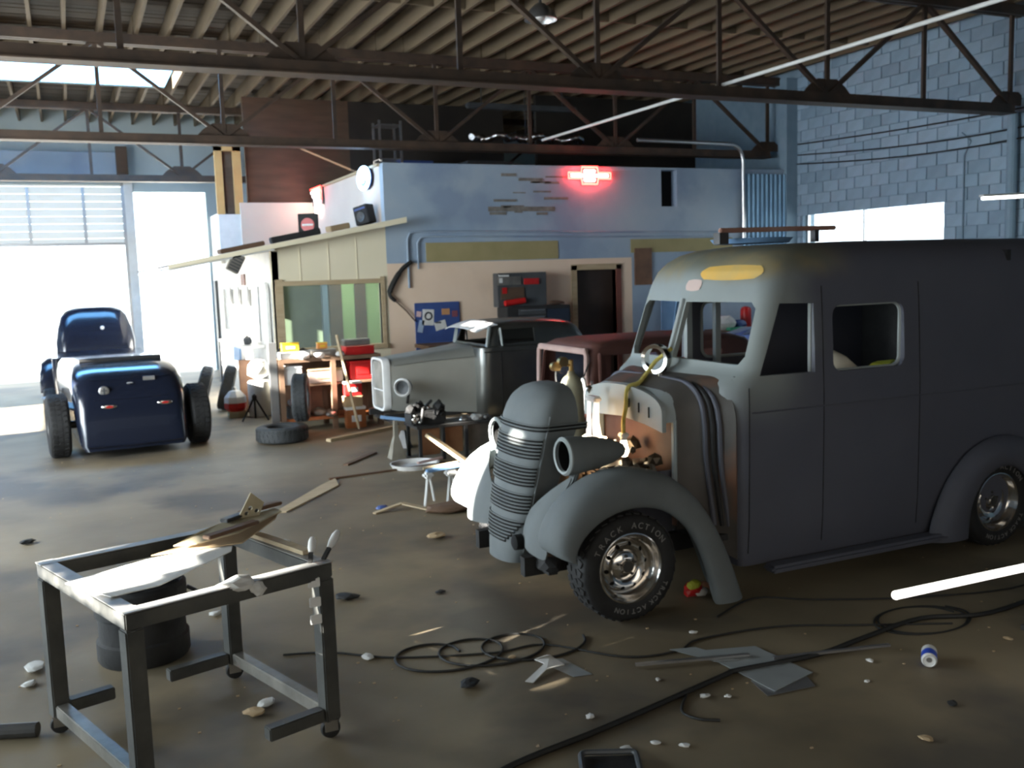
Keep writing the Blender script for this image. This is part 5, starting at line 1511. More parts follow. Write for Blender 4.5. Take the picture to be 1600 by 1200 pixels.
# dark drum behind the cart
t = thing('brake_drum_stack', 'dark greasy drum standing on the floor behind the cart', 'drum', (0.25, 5.72, 0))
MB().lathe([(0, 0), (0.24, 0), (0.25, 0.02), (0.25, 0.12), (0.235, 0.13), (0.235, 0.26), (0.25, 0.27), (0.25, 0.41), (0.23, 0.43), (0.21, 0.40), (0, 0.40)], n=36).build('drum', M_black, t, smooth=True)
MB().lump((-0.08, -0.02, 0.44), 0.09, (1.2, 1, 0.5), 0.25).build('grease_rag', M_grey, t)
MB().lump((0.1, 0.03, 0.43), 0.07, (1.2, 1, 0.5), 0.25).build('grease_rag', M_steelbare, t)
MB().tube([(0.25, 0, 0.2), (0.31, 0, 0.24), (0.31, 0, 0.32), (0.25, 0, 0.36)], 0.012, 8).build('handle', M_steel, t)

# white arm reaching in from the right
t = thing('work_lamp', 'bright lit tube lamp reaching in at the right edge of the picture', 'lamp', (4.62, 3.42, 0))
MB().tube([(-1.12, -0.10, 0.505), (0.30, 0.027, 0.435)], 0.022, 14).build('tube', mat('bright_work_tube', (1, 1, 1), 0.35, emit=(1.0, 0.96, 0.88), es=2.2), t, smooth=True)
MB().ball((-1.12, -0.10, 0.505), 0.0225).build('end_cap', MATS['bright_work_tube'], t, smooth=True)
MB().box(0.27, 0.33, 0.0, 0.06, 0.03, 1.0).build('post', M_steel, t)
MB().box(0.14, 0.46, -0.13, 0.19, 0, 0.03).build('foot', M_steel, t)

# ================================================================ floor litter
def hose(name, pts, r, label, m=M_hose, n=5, cat='hose'):
    P = smooth_pts([(x, y, r) for x, y in pts], n)
    o = P[0].copy(); o.z = r
    return single(name, MB().tube([p-o for p in P], r, 7), m, label, cat, loc=o, smooth=True)
hose('air_hose', [(1.25, 3.42), (1.57, 3.57), (2.1, 3.68), (2.9, 3.88), (3.0, 3.90), (3.5, 3.86), (3.9, 3.92), (4.39, 3.98), (4.8, 3.85), (5.6, 3.95)], 0.014, 'thick black air hose running across the foreground floor')
pts = []
for k in range(46):
    a = k*0.42
    pts.append((1.60+0.016*k+0.24*math.cos(a), 4.86-0.003*k+0.20*math.sin(a)))
o = hose('cable_coil', pts, 0.007, 'loosely coiled thin black cable on the middle foreground floor', n=3, cat='cable')
hose('thin_cable', [(0.95, 5.3), (1.2, 5.2), (1.5, 4.95), (2.0, 4.75), (2.3, 4.72), (2.6, 4.35), (2.9, 4.28), (3.1, 4.36), (3.6, 4.3), (4.0, 4.1), (4.5, 3.85)], 0.006, 'thin black cable wandering from the cart to the sheet metal', cat='cable')
pts = [(4.40+0.26*math.cos(k*0.45)*(1+0.01*k), 3.98+0.20*math.sin(k*0.45)) for k in range(30)]
hose('cable_loops', pts, 0.0055, 'round loops of thin cable on the floor before the rear van wheel', n=3, cat='cable')
hose('thin_cable', [(3.4, 4.6), (3.8, 4.75), (4.1, 4.55), (4.6, 4.3), (5.3, 4.1), (6.0, 4.2)], 0.006, 'thin cable running under the van side step', cat='cable')
hose('rubber_seal', [(2.62, 3.80), (2.50, 3.66), (2.52, 3.56), (2.60, 3.50)], 0.007, 'short curved rubber seal beside the thick hose', cat='seal')
sheet('sheet_metal', [(2.98, 4.22), (3.30, 4.12), (3.33, 3.70), (3.02, 3.62)], 0.008, 0.003, M_clear, 'dull sheet metal plate on the floor before the van wheel', 'plate')
sheet('sheet_metal', [(3.00, 3.78), (3.30, 3.74), (3.24, 3.58), (2.96, 3.60)], 0.003, 0.003, M_alu, 'paler metal strip sticking out under the dull plate', 'plate')
sheet('sheet_metal', [(2.86, 4.30), (3.00, 4.26), (3.10, 4.00), (2.98, 4.04)], 0.013, 0.002, M_clear, 'narrow bent metal offcut on the left end of the dull plate', 'plate')
single('flat_bar', MB().beam((0, 0, 0), (0.60, -0.18, 0), 0.025, 0.012), M_alu, 'flat metal bar pointing left from the dull plate', 'bar', loc=(2.58, 4.20, 0.022))
single('flat_bar', MB().beam((0, 0, 0), (0.66, -0.16, 0), 0.022, 0.012), M_alu, 'flat metal bar pointing right from the dull plate', 'bar', loc=(3.26, 3.92, 0.022))
t = thing('drink_can', 'white and blue drink can lying on the foreground floor', 'can', (3.95, 3.52, 0.040), rot=(R(90), 0, R(-48)))
t.scale = (1.18, 1.18, 1.18)
MB().lathe([(0, -0.062), (0.024, -0.060), (0.027, -0.064), (0.033, -0.052), (0.033, 0.05), (0.026, 0.063), (0.024, 0.060), (0, 0.058)], n=24).build('can_body', M_white, t, smooth=True)
MB().lathe([(0.0334, -0.01), (0.0334, 0.045), (0.033, 0.05)], n=24).build('blue_print', mat('can_blue', (0.03, 0.08, 0.5), 0.35), t, smooth=True)
for o_ in t.children:
    if o_.name.startswith('can_body'):
        MB().lathe([(0, 0.0), (0.012, 0.0), (0.012, 0.002), (0, 0.002)], o=(0, 0.004, 0.058), n=10).build('pull_tab', M_alu, o_)
t = thing('crumpled_paper', 'L-shaped white paper offcut on the floor left of the metal plate', 'paper', (2.12, 4.42, 0))
MB().prism([(-0.13, -0.10, 0.006), (-0.10, -0.13, 0.004), (0.02, -0.045, 0.02), (0.14, -0.02, 0.012), (0.11, 0.09, 0.03), (0.02, 0.10, 0.02), (0.04, 0.02, 0.022)], (0, 0, 0.004)).build('sheet', M_paper, t)
MB().prism([(0.02, 0.10, 0.022), (0.11, 0.09, 0.032), (0.07, 0.05, 0.055)], (0, 0, 0.003)).build('fold', M_paper, t)
sheet('glass_sheet', [(2.16, 4.56), (2.30, 4.50), (2.34, 4.24), (2.24, 4.26)], 0.002, 0.002, M_clear, 'thin dusty translucent sheet beside the white paper offcut')
t = thing('snack_bag', 'colourful crumpled snack bag on the floor behind the front van wheel', 'bag', (3.50, 4.98, 0))
MB().lump((0, 0, 0.05), 0.07, (1.1, 0.6, 0.7), 0.2).build('bag', M_red, t)
MB().lump((-0.01, -0.02, 0.085), 0.05, (1, 0.7, 0.7), 0.2).build('bag_top', mat('lime_print', (0.45, 0.5, 0.05), 0.5), t)
MB().lump((0.04, -0.03, 0.03), 0.04, (1.2, 0.6, 0.6), 0.2).build('bag_label', M_paper, t)
single('wood_stick', MB().beam((0, 0, 0.10), (0.16, -0.03, 0.02), 0.035, 0.03, 0.006), mat('pink_brown_wood', (0.42, 0.2, 0.12), 0.7), 'short reddish stick leaning on the snack bag behind the wheel', 'stick', loc=(3.53, 4.93, 0))
M_scrap = [M_paper, M_woodpale, M_alu]
bits = [(2.09, 3.82, .022, 0, 'small white paper ball beside the thick hose'), (2.07, 3.47, .026, 0, 'white paper ball at the bottom edge left of centre'), (2.22, 3.46, .018, 0, 'tiny white scrap right of the bottom paper ball'), (2.32, 3.38, .02, 0, 'pale torn scrap at the bottom edge'), (2.69, 3.74, .022, 0, 'white scrap inside the curved rubber seal'), (2.79, 3.69, .016, 0, 'tiny white scrap right of the curved rubber seal'), (2.60, 4.02, .014, 0, 'tiny bright scrap below the left flat bar'), (3.13, 4.46, .02, 0, 'grey scrap above the metal plate'), (3.50, 3.50, .014, 0, 'tiny white scrap left of the drink can'), (3.70, 3.68, .018, 0, 'small pale scrap up left of the drink can'), (4.57, 3.54, .02, 1, 'small tan scrap right of the drink can'), (3.28, 2.93, .026, 1, 'yellowish wood chip at the bottom right'), (3.66, 3.12, .024, 2, 'dark nut on the floor below the drink can'), (1.36, 5.02, .035, 0, 'round pale paper ball left of the cable coil'), (2.06, 4.64, .022, 1, 'small pinkish stone right of the cable coil'), (-0.32, 5.78, .055, 0, 'crumpled white tissue on the floor at the left edge'), (-0.34, 5.55, .035, 0, 'smaller white tissue below the crumpled one at the left edge'), (0.70, 6.18, .035, 0, 'white paper scrap seen through the cart'), (0.67, 4.62, .045, 1, 'orange brown leaf scrap between the cart legs'), (0.74, 4.70, .04, 0, 'pointed white scrap by the far cart castor'), (-0.28, 7.62, .03, 0, 'small pale scrap on the floor up left of the cart'), (-0.45, 8.75, .05, 2, 'dark flat scrap on the left floor'), (2.45, 8.30, .05, 3, 'small blue rag on the floor by the bent strip'), (1.42, 7.6, .05, 0, 'flat pale paper scrap in the middle floor'), (2.55, 7.14, .06, 1, 'flat pale scrap before the van nose'), (1.52, 6.05, .06, 2, 'dark twisted scrap right of the cart'), (1.42, 6.2, .04, 1, 'tan leaf scrap right of the cart'), (2.10, 5.86, .03, 2, 'dark nut on the floor before the van nose'), (1.72, 4.42, .05, 2, 'dark metal clip below the cable coil')]
M_bits = [M_paper, M_card, M_black, M_bluepaint]
for x, y, r, k, lab in bits:
    single('floor_scrap', MB().lump((0, 0, r*0.42), r, (1.25, 0.9, 0.35), 0.22, 2), M_bits[k], lab, 'scrap', loc=(x, y, 0), rz=random.uniform(0, 3))
dust = MB()
for k in range(330):
    x = random.uniform(-1.5, 6.5); y = random.uniform(2.8, 13)
    r = random.uniform(.003, .008)
    dust.box(x-r, x+r, y-r*.7, y+r*.7, 0, r*.6, M=None)
o = dust.build('floor_grit', M_card)
tag(o, 'tan grit and crumbs scattered over the shop floor', 'grit', kind='stuff')
t = thing('black_box', 'black plastic tray cut off by the bottom edge of the picture', 'tray', (1.93, 3.36, 0), rz=R(-25))
MB().box(-0.12, 0.12, -0.12, 0.10, 0, 0.012).build('tray_base', M_black, t)
MB().tube([(x, y, 0.03) for x, y in rrect(-0.12, 0.12, -0.12, 0.10, 0.03)], 0.013, 8, closed=True).build('tray_rim', M_grey, t)
sheet('lath_strip', [(1.56, 8.70), (2.20, 9.60), (2.42, 9.86), (2.36, 9.50), (1.66, 8.66)], 0.0, 0.012, M_woodpale, 'long pale torn cardboard strip on the middle floor', 'strip')
single('bent_strip', MB().beam((-0.28, 0.10, 0.006), (0.0, 0.16, 0.05), 0.05, 0.012).beam((0.0, 0.16, 0.05), (0.20, -0.06, 0.01), 0.06, 0.012), M_woodpale, 'bent tan wood strip on the floor near the van nose', 'strip', loc=(2.62, 8.08, 0))
single('dark_mat', MB().lump((0, 0, 0.03), 0.16, (1.5, 1, 0.25), 0.15), M_wooddark, 'brown flattened rag on the floor beside the bent strip', 'rag', loc=(2.98, 7.95, 0))
single('floor_lath', MB().beam((0, 0, 0.02), (1.1, 0.55, 0.02), 0.09, 0.04), M_woodpale, 'dusty timber batten on the floor before the workbench', 'batten', loc=(2.93, 12.20, 0))
single('dark_lath', MB().beam((0, 0, 0.01), (0.5, 0.55, 0.01), 0.06, 0.02), M_wooddark, 'dark timber sliver on the middle floor', 'batten', loc=(2.70, 10.5, 0))
single('dark_lath', MB().beam((0, 0, 0.01), (1.5, 0.15, 0.01), 0.03, 0.02), M_wooddark, 'long dark rod on the floor left of the jack stand', 'rod', loc=(2.35, 9.85, 0))

# ================================================================ things between the cars
t = thing('jack_stand', 'pale flared jack stand with a blue bar under the coupe nose', 'jack stand', (3.34, 10.62, 0))
MB().lathe([(0.13, 0), (0.12, 0.01), (0.06, 0.20), (0.035, 0.26), (0.03, 0.44), (0, 0.44)], n=4, M=Matrix.Rotation(R(45), 4, 'Z')).build('stand_body', mat('dusty_tan_steel', (0.34, 0.31, 0.25), 0.6, 0.2, (0.22, 0.2, 0.16), 6, 1), t)
MB().beam((-0.16, 0.06, 0.49), (0.20, -0.06, 0.43), 0.05, 0.035, 0.006).build('blue_bar', M_skyblue, t)
t = thing('jack_stand', 'dark jack stand half hidden behind the pale one', 'jack stand', (3.62, 11.2, 0))
MB().lathe([(0.12, 0), (0.11, 0.01), (0.05, 0.18), (0.03, 0.22), (0, 0.22)], n=4).build('stand_body', M_steel, t)
t = thing('parts_trolley', 'low steel trolley with rusty drawer fronts under the engine parts', 'trolley', (3.93, 10.45, 0))
M_rustor = mat('rusty_orange_panel', (0.30, 0.14, 0.07), 0.45, 0.3, (0.42, 0.22, 0.11), 4, 1)
MB().box(-0.46, 0.52, -0.22, 0.25, 0.37, 0.40).build('trolley_top', M_steel, t)
for x in (-0.44, -0.16, 0.12, 0.48):
    MB().box(x, x+0.035, -0.22, -0.185, 0, 0.37).build('leg', M_black, t)
    MB().box(x, x+0.035, 0.2, 0.235, 0, 0.37).build('leg', M_black, t)
for i, (a, b) in enumerate(((-0.40, -0.17), (-0.12, 0.11), (0.16, 0.47))):
    MB().box(a, b, -0.17, -0.15, 0.06, 0.36, bev=0.008).build('drawer_front', M_rustor if i < 2 else M_steelbare, t)
t = thing('engine_block', 'black greasy engine with bright fittings on the low trolley', 'engine', (3.66, 10.45, 0.40))
mb = MB().box(-0.22, 0.20, -0.14, 0.14, 0.0, 0.16, bev=0.02)
for k in range(16):
    mb.lump((random.uniform(-0.22, 0.2), random.uniform(-0.16, 0.12), random.uniform(0.05, 0.24)), random.uniform(0.03, 0.07), (1, 1, 1), 0.2, 1)
mb.build('block', M_black, t)
MB().tube([(-0.12, -0.18, 0.05), (-0.10, -0.19, 0.20), (0.02, -0.15, 0.28)], 0.018, 8).build('pipe', M_steel, t)
for k in range(7):
    MB().ball((random.uniform(-0.24, 0.2), -0.17, random.uniform(0.04, 0.22)), random.uniform(0.018, 0.03)).build('fitting', M_chrome, t, smooth=True)
for i, (x, r, m, lab) in enumerate(((4.02, .05, M_alu, 'pale alloy casting right of the greasy engine'), (4.16, .055, M_paper, 'crumpled white rag on the trolley'), (4.29, .04, M_alu, 'small bright casting at the right end of the trolley'))):
    single('trolley_part', MB().lump((0, 0, r*0.6), r, (1.4, 1, 0.7), 0.2), m, lab, 'part', loc=(x+0.08, 10.36, 0.402))
# saw horse like stand with a blue bar, bowl, planks
t = thing('folding_stand', 'white A-shaped folding stand with a blue bar on the floor behind the van nose', 'stand', (3.0, 8.28, 0))
for x in (-0.10, 0.12):
    for sg in (-1, 1):
        MB().beam((x+sg*0.01, 0, 0.26), (x+sg*0.075, sg*0.08, 0), 0.024, 0.016, 0.004).build('leg', M_white, t)
MB().box(0.06, 0.18, -0.05, 0.05, 0.24, 0.30, bev=0.02).build('hinge', M_white, t)
MB().box(-0.15, -0.06, -0.05, 0.05, 0.24, 0.30, bev=0.02).build('hinge', M_white, t)
MB().beam((-0.12, 0, 0.31), (0.26, -0.02, 0.335), 0.07, 0.03, 0.006).build('blue_bar', M_skyblue, t)
MB().beam((-0.14, 0.03, 0.33), (0.2, 0.02, 0.355), 0.02, 0.02).build('edge_strip', M_woodpale, t)
single('pale_plank', MB().beam((0, 0, 0.0), (0.46, -1.0, -0.15), 0.09, 0.03), M_woodpale, 'pale plank leaning towards the far van wing', 'plank', loc=(2.72, 9.05, 0.46)) if False else single('pale_plank', MB().beam((-0.34, 0.12, 0.58), (0.10, -0.35, 0.18), 0.075, 0.03), M_woodpale, 'pale plank leaning towards the far van wing', 'plank', loc=(3.38, 8.55, 0))
t = thing('steel_ring_tray', 'shallow white ring tray with a pink stick on the floor under the trolley', 'tray', (3.35, 10.0, 0))
MB().lathe([(0.0, 0.006), (0.2, 0.006), (0.24, 0.05), (0.255, 0.05), (0.225, 0.0), (0, 0.0)], n=32, M=Matrix.Diagonal((1.1, 1, 1, 1))).build('tray', M_white, t, smooth=True)
MB().beam((0.0, -0.1, 0.06), (0.32, 0.0, 0.07), 0.04, 0.02).build('stick', M_pink, t)
single('floor_plank', MB().beam((0, 0, 0.02), (0.85, 0.2, 0.02), 0.14, 0.03), M_wooddark, 'brown plank on the floor right of the ring tray', 'plank', loc=(3.50, 9.70, 0))
# gas bottle
t = thing('gas_cylinder', 'tall cream gas cylinder with brass regulators behind the van nose', 'cylinder', (4.22, 7.92, 0))
MB().lathe([(0.0, 0.0), (0.105, 0.0), (0.115, 0.015), (0.115, 0.98), (0.105, 1.05), (0.08, 1.10), (0.05, 1.13), (0.035, 1.15), (0.035, 1.17), (0, 1.17)], n=32).build('bottle', M_cyl, t, smooth=True)
MB().lathe([(0.0, 1.16), (0.022, 1.16), (0.022, 1.27), (0, 1.28)], n=14).build('valve', M_brass, t, smooth=True)
for (x, y, z_, r) in ((-0.10, -0.02, 1.26, 0.05), (-0.17, 0.01, 1.22, 0.042), (-0.12, -0.05, 1.19, 0.035)):
    MB().lathe([(0, -0.03), (r, -0.03), (r, 0.02), (0, 0.03)], ax='Y', n=18, o=(x, y, z_)).build('gauge', M_brass if r > .036 else M_chrome, t, smooth=True)
MB().tube([(0, 0, 1.22), (-0.10, 0, 1.24)], 0.014, 8).build('regulator_stem', M_brass, t)
MB().tube(smooth_pts([(-0.17, -0.02, 1.18), (-0.17, -0.03, 1.08), (-0.14, -0.09, 1.0), (-0.13, -0.11, 0.7), (-0.12, -0.12, 0.3)], 5), 0.01, 6).build('hose', M_hose, t, smooth=True)
MB().tube([(0.117*math.cos(a*PI/9), 0.117*math.sin(a*PI/9), 0.42) for a in range(18)], 0.006, 6, closed=True).build('chain', M_brass, t)
t = thing('torch_handles', 'pair of white torch handles hanging on the sedan frame', 'torch', (4.50, 8.20, 0.70))
MB().tube([(0, 0, 0.36), (0.0, -0.01, 0.24), (0.01, 0, 0.2)], [0.02, 0.035, 0.02], 10).build('handle', M_white, t, smooth=True)
MB().tube([(0, 0, 0.19), (0, 0, 0.10), (0, 0, 0.04)], [0.02, 0.032, 0.015], 10).build('handle', M_white, t, smooth=True)
MB().tube([(0, 0, 0.0), (0, 0, 0.36), (0.12, 0.08, 0.50)], 0.008, 6).build('line', M_steel, t)

# ================================================================ workbench and its clutter
t = thing('workbench', 'cluttered brown workbench under the interior window', 'workbench', (2.55, 13.25, 0))
MB().box(0, 1.45, 0, 0.6, 0.96, 1.01).build('bench_top', M_wooddark, t)
for x in (0.0, 0.72, 1.38):
    MB().box(x, x+0.07, 0, 0.07, 0, 0.96).build('leg', M_wooddark, t)
    MB().box(x, x+0.07, 0.53, 0.6, 0, 0.96).build('leg', M_wooddark, t)
MB().box(0.0, 1.45, 0.02, 0.58, 0.62, 0.65).build('shelf', M_wooddark, t)
MB().box(0.0, 1.45, 0.02, 0.58, 0.14, 0.18).build('shelf', M_orange, t)
MB().box(0.03, 1.40, 0.55, 0.58, 0.18, 0.96).build('back_panel', M_rustpanel, t)
BT = 1.011
def boxy(name, x, y, z, a, b, c, m, lab, cat='box', m2=None, rz=0.0):
    t = thing(name, lab, cat, (x, y, z), rz=rz)
    MB().box(0, a, 0, b, 0, c*0.86, bev=min(a, b, c)*0.06).build('body', m, t)
    MB().box(-0.004, a+0.004, -0.004, b+0.004, c*0.86, c, bev=min(a, b, c)*0.05).build('lid', m2 or m, t)
    MB().box(a*0.25, a*0.75, -0.006, 0.0, c*0.3, c*0.6).build('front_label', M_paper if m2 is None else m2, t)
    return t
boxy('parts_box', 2.66, 13.50, BT+0.09, .24, .12, .12, M_yellow, 'yellow parts box at the left end of the workbench')
boxy('parts_box', 2.60, 13.30, BT, .34, .15, .085, M_paper, 'wide white box in the front left of the workbench', m2=M_white)
single('book_stack', MB().box(0, .45, 0, .2, 0, .09, bev=0.01), M_grey, 'grey slab of manuals under the yellow box', 'manuals', loc=(2.60, 13.48, BT))
boxy('parts_box', 3.16, 13.50, BT+0.10, .14, .10, .09, mat('orange_box_card', (0.7, 0.3, 0.08), 0.5), 'small orange box in the middle of the workbench', m2=M_yellow)
boxy('parts_box', 3.05, 13.45, BT, .36, .18, .095, M_steelbare, 'grey metal tray box beneath the orange box', m2=M_alu)
t = boxy('tool_box', 3.52, 13.32, BT, .42, .25, .12, M_red, 'flat red tool box on the right of the workbench', 'tool box', m2=M_red, rz=R(4))
boxy('tool_box', 3.58, 13.62, BT, .38, .18, .20, M_steelbare, 'grey tool box behind the flat red one', 'tool box', m2=M_alu)
for i, (x, y, r, m, lab) in enumerate(((2.78, 13.75, .10, M_black, 'black bag heaped at the back left of the workbench'), (3.0, 13.72, .07, M_black, 'smaller black bundle beside the black bag'), (3.22, 13.72, .05, M_alu, 'silver casting on the bench before the window'), (3.42, 13.3, .045, M_paper, 'white rag on the bench left of the red tool box'), (2.90, 13.26, .06, M_paper, 'big white rag on the front edge of the workbench'), (3.12, 13.27, .05, M_white, 'white plastic tub fallen over on the workbench'))):
    single('bench_item', MB().lump((0, 0, r*0.62), r, (1.5, 1, 0.9), 0.15), m, lab, 'clutter', loc=(x, y, BT if y > 13.4 else BT+0.0))
SH = 0.652
boxy('parts_box', 2.60, 13.28, SH, .28, .25, .26, M_paper, 'large white carton on the upper bench shelf', m2=M_white)
boxy('parts_box', 2.95, 13.28, SH, .50, .22, .20, mat('dusty_pink_card', (0.40, 0.30, 0.25), 0.7), 'long dusty brown carton on the upper bench shelf', m2=M_card)
boxy('tool_box', 3.56, 13.30, SH, .36, .24, .27, M_red, 'tall red tool box on the upper bench shelf', 'tool box', m2=M_red)
SL = 0.182
boxy('parts_box', 3.42, 13.10, 0, .28, .13, .30, M_orange, 'orange and white carton standing before the bench', m2=M_white)
boxy('parts_box', 3.40, 13.10, 0.302, .26, .12, .15, M_card, 'small brown carton stacked on the orange and white carton', m2=M_card)
boxy('parts_box', 3.42, 13.10, 0.454, .24, .12, .20, M_red, 'red carton with a white lid topmost before the bench', m2=M_white)
boxy('parts_box', 2.66, 13.28, SL, .30, .22, .16, M_steel, 'black case on the lower bench shelf at the left', m2=M_steel)
for i, (x, z_, r, m, lab) in enumerate(((2.78, SL+.165, .07, M_paper, 'white bundle on the black case below the bench'), (3.10, SL, .08, M_steelbare, 'metal part on the lower bench shelf'), (3.30, SL, .06, M_brownwood, 'brown lump on the lower bench shelf'), (3.18, SL+.12, .05, M_alu, 'bright casting on the lower bench shelf'))):
    single('bench_item', MB().lump((0, 0, r*0.62), r, (1.5, 1, 0.8), 0.15), m, lab, 'clutter', loc=(x, 13.42, z_ if i != 3 else SL)) if i != 3 else single('bench_item', MB().lump((0, 0, r*0.62), r, (1.5, 1, 0.8), 0.15), m, lab, 'clutter', loc=(3.24, 13.22, SL))
single('wood_stake', MB().beam((0, 0, 0), (0.16, 0.12, -0.78), 0.05, 0.03).beam((0, 0, 0.0), (-0.01, 0, 0.10), 0.045, 0.03), M_woodpale, 'pale timber stake leaning over the workbench', 'stake', loc=(3.34, 13.02, 1.10)) if False else single('wood_stake', MB().beam((0.20, -0.13, 0.0), (-0.02, 0.0, 1.32), 0.045, 0.03), M_woodpale, 'pale timber stake leaning against the workbench', 'stake', loc=(3.36, 13.12, 0.0))
# black tyres
def loose_tire(loc, rot, label, r=0.31, wd=0.2, ri=0.19):
    t = thing('loose_tyre', label, 'tyre', loc, rot=rot)
    MB().lathe(tire_prof(r, wd, ri)+[(ri+0.02, 0.0), (ri, -wd*0.39)], ax='Y', n=40).build('casing', M_tyre, t, smooth=True)
    tm = MB(); tread(tm, r, wd, 30); o = tm.build('tread', M_tyre, t); o['kind'] = 'stuff'
    return t
M_tyre = mat('grey_rubber', (0.030, 0.034, 0.036), 0.7, 0, (0.05, 0.054, 0.056), 6, 1, 0.1)
loose_tire((2.42, 12.60, 0.11), (R(90), 0, 0), 'black tyre lying flat before the workbench', r=0.33)
loose_tire((2.72, 12.74, 0.54), (0, 0, R(72)), 'black tyre standing on the flat one before the workbench', r=0.315)
loose_tire((1.95, 16.6, 0.36), (R(16), 0, R(78)), 'left leaning tyre against the white side wall', r=0.36, wd=0.19)
loose_tire((2.28, 16.3, 0.36), (R(16), 0, R(78)), 'right leaning tyre against the white side wall', r=0.36, wd=0.19)
t = thing('fuel_jug', 'white faceted fuel jug with a red band beside the roadster', 'jug', (2.25, 15.3, 0.10))
MB().lathe([(0, 0), (0.12, 0.0), (0.17, 0.05), (0.17, 0.13)], n=8).build('red_base', M_red, t)
MB().lathe([(0.17, 0.13), (0.165, 0.22), (0.09, 0.31), (0.03, 0.33), (0, 0.33)], n=8).build('body', M_white, t)
MB().lathe([(0, 0.33), (0.03, 0.33), (0.03, 0.37), (0, 0.38)], n=10).build('cap', M_white, t)
single('yellow_block', MB().box(-0.14, 0.14, -0.1, 0.1, 0, 0.098, bev=0.01), M_creamcard, 'cream block under the fuel jug', 'block', loc=(2.27, 15.3, 0))
t = thing('tripod', 'black folded tripod stand on the floor right of the fuel jug', 'tripod', (2.45, 14.75, 0))
for a in (0, 120, 240):
    MB().tube([(0, 0, 0.36), (0.22*math.cos(R(a+200)), 0.22*math.sin(R(a+200)), 0.01)], 0.014, 8).build('leg', M_black, t)
MB().lump((0, 0, 0.36), 0.045, (1, 1, 1), 0.1, 1).build('head', M_black, t)
single('brown_board', MB().box(-0.15, 0.15, -0.03, 0.03, 0, 0.85, bev=0.01), M_rustpanel, 'reddish brown board standing against the white side wall', 'board', loc=(2.55, 15.75, 0))
single('white_drum', MB().lathe([(0, 0), (0.17, 0), (0.18, 0.02), (0.18, 0.52), (0.16, 0.55), (0, 0.56)], n=24), M_white, 'white plastic drum at the foot of the side wall', 'drum', loc=(2.62, 15.25, 0), smooth=True)
single('white_bundle', MB().lump((0, 0, 0.16), 0.18, (1, 0.9, 0.85), 0.12), M_paper, 'white cloth bundle on top of the plastic drum', 'bundle', loc=(2.62, 15.25, 0.56))
single('blue_panel', MB().beam((0, 0, 0), (0.05, 0.0, 0.4), 0.5, 0.02), M_skyblue, 'pale blue sheet leaning on the white cloth bundle', 'sheet', loc=(2.60, 14.98, 0.86)) if False else None
t = thing('side_bench', 'white wall shelf with a pale blue apron along the side wall', 'shelf', (2.58, 15.6, 0))
MB().box(-0.12, 0.26, 0.2, 2.6, 1.02, 1.06).build('shelf_board', M_white, t)
MB().box(-0.13, -0.10, 0.3, 1.5, 0.80, 1.02).build('apron', M_skyblue, t)
for y in (0.25, 2.5):
    MB().box(-0.1, -0.04, y, y+0.06, 0, 1.02).build('leg', M_white, t)
for i, (y, r, m, lab) in enumerate(((16.2, .08, M_grey, 'grey tool on the white wall shelf'), (16.7, .10, M_paper, 'white bag on the white wall shelf'), (17.4, .12, M_white, 'big white tub on the white wall shelf'))):
    single('shelf_item', MB().lump((0, 0, r*0.8), r, (1, 1.3, 0.95), 0.1), m, lab, 'clutter', loc=(2.64, y, 1.061))
single('hung_coverall', MB().prism([(0, 0, 0), (0, 0.30, 0.02), (0, 0.27, 0.9), (0, 0.18, 1.02), (0, 0.10, 1.02), (0, 0.0, 0.9)], (0.05, 0, 0)), M_paper, 'white coverall hanging at the front corner of the side wall', 'coverall', loc=(2.80, 15.2, 1.05), bev=0.012)
single('corner_post', MB().box(-0.05, 0.05, -0.04, 0.04, 0, 1.25), M_alu, 'grey metal post at the left end of the workbench', 'post', loc=(2.48, 13.30, 0))

# ================================================================ right hand wall shelf seen through the van windows
t = thing('long_shelf', 'long dark shelf along the blue wall behind the sedan', 'shelf', (9.35, 14.45, 0))
MB().box(0, 3.2, -0.3, 0.35, 0.88, 0.93).build('shelf_board', M_wooddark, t)
for x in (0.05, 1.55, 3.05):
    MB().box(x, x+0.08, -0.28, -0.2, 0, 0.88).build('leg', M_wooddark, t)
for i, (x, r, m, lab) in enumerate(((10.86, .17, M_paper, 'white bag on the dark shelf seen through the van screen'), (11.2, .11, M_bluepaint, 'blue bag on the dark shelf seen through the van screen'), (10.2, .13, M_skyblue, 'pale blue bundle at the left of the dark shelf'))):
    single('shelf_bag', MB().lump((0, 0, r*0.75), r, (1.4, 0.9, 0.85), 0.12), m, lab, 'bag', loc=(x, 14.4, 0.931))
single('green_tray', MB().box(-0.3, 0.3, -0.14, 0.0, 0, 0.05, bev=0.01), M_green, 'green tray on the dark shelf below the white bag', 'tray', loc=(11.1, 14.28, 0.931))
single('red_can', MB().lathe([(0, 0), (0.10, 0), (0.10, 0.34), (0.08, 0.38), (0.03, 0.40), (0, 0.40)], n=20), M_red, 'red can on the dark shelf seen through the van screen', 'can', loc=(11.5, 14.6, 0.931), smooth=True)
t = thing('step_ladder', 'pale blue step ladder standing before the blue wall', 'ladder', (9.35, 13.4, 0))
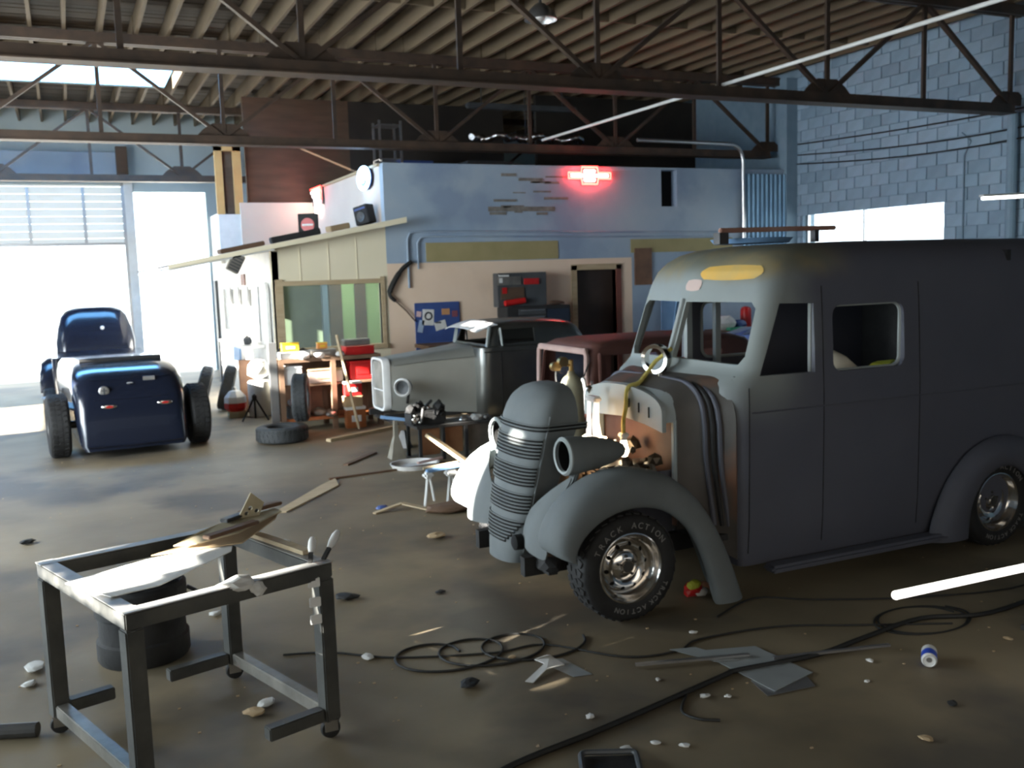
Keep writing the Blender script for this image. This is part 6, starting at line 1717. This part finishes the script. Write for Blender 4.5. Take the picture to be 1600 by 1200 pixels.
for sx in (-0.22, 0.22):
    MB().beam((sx, -0.45, 0), (sx*0.6, 0, 1.8), 0.06, 0.025).build('stile', M_skyblue, t)
    MB().beam((sx, 0.35, 0), (sx*0.6, 0.02, 1.78), 0.05, 0.02).build('stile', M_skyblue, t)
for k in range(5):
    z_ = 0.3*(k+1)
    MB().box(-0.2+0.02*k, 0.2-0.02*k, -0.45+0.075*(k+1)-0.05, -0.45+0.075*(k+1)+0.05, z_, z_+0.025).build('step', M_skyblue, t)
single('blue_tarp', MB().grid([[Vector((0.05*math.sin(i*1.1)+0.0, 0.13*i, 1.3-0.16*j+0.02*math.sin(i+j))) for i in range(9)] for j in range(9)]), M_skyblue, 'pale blue tarp hanging on the wall right of the doorway', 'tarp', loc=(9.9, 14.93, 0.2), rz=R(90), solid=0.01, smooth=True) if False else single('blue_tarp', MB().grid([[Vector((0.13*i, 0.03*math.sin(i*1.3), 1.3-0.16*j+0.02*math.sin(i+j))) for i in range(6)] for j in range(6)]), M_skyblue, 'pale blue tarp hanging on the wall right of the doorway', 'tarp', loc=(9.85, 14.93, 0.45), solid=0.01, smooth=True)

# repeats share a group
GROUPS = {'floor_scrap': 'scraps scattered on the floor', 'parts_box': 'boxes on and below the workbench', 'tool_box': 'tool boxes at the workbench', 'bench_item': 'clutter on the workbench', 'loose_tyre': 'loose tyres', 'crate': 'crates in the loft', 'roof_junk': 'junk on the lean-to roof', 'sheet_metal': 'metal sheets on the floor', 'flat_bar': 'flat bars on the floor', 'offcut': 'offcuts on the cart', 'spring_clamp': 'clamps on the cart corner', 'neon_sign': 'neon signs on the office walls', 'cable': 'cables along the block wall', 'thin_cable': 'thin cables on the floor', 'jack_stand': 'jack stands under the coupe', 'trolley_part': 'castings on the trolley', 'shelf_bag': 'bags on the dark shelf', 'shelf_item': 'things on the white wall shelf', 'office_lamp_tray': 'lamp trays in the office', 'drop_light': 'drop lights in the engine bay', 'lamp_hanger': 'hanger rods in the loft', 'dark_lath': 'dark laths on the floor'}
for o in bpy.data.objects:
    if o.parent is None and 'category' in o and 'group' not in o:
        k = o.name.split('.')[0]
        if k in GROUPS:
            o['group'] = GROUPS[k]
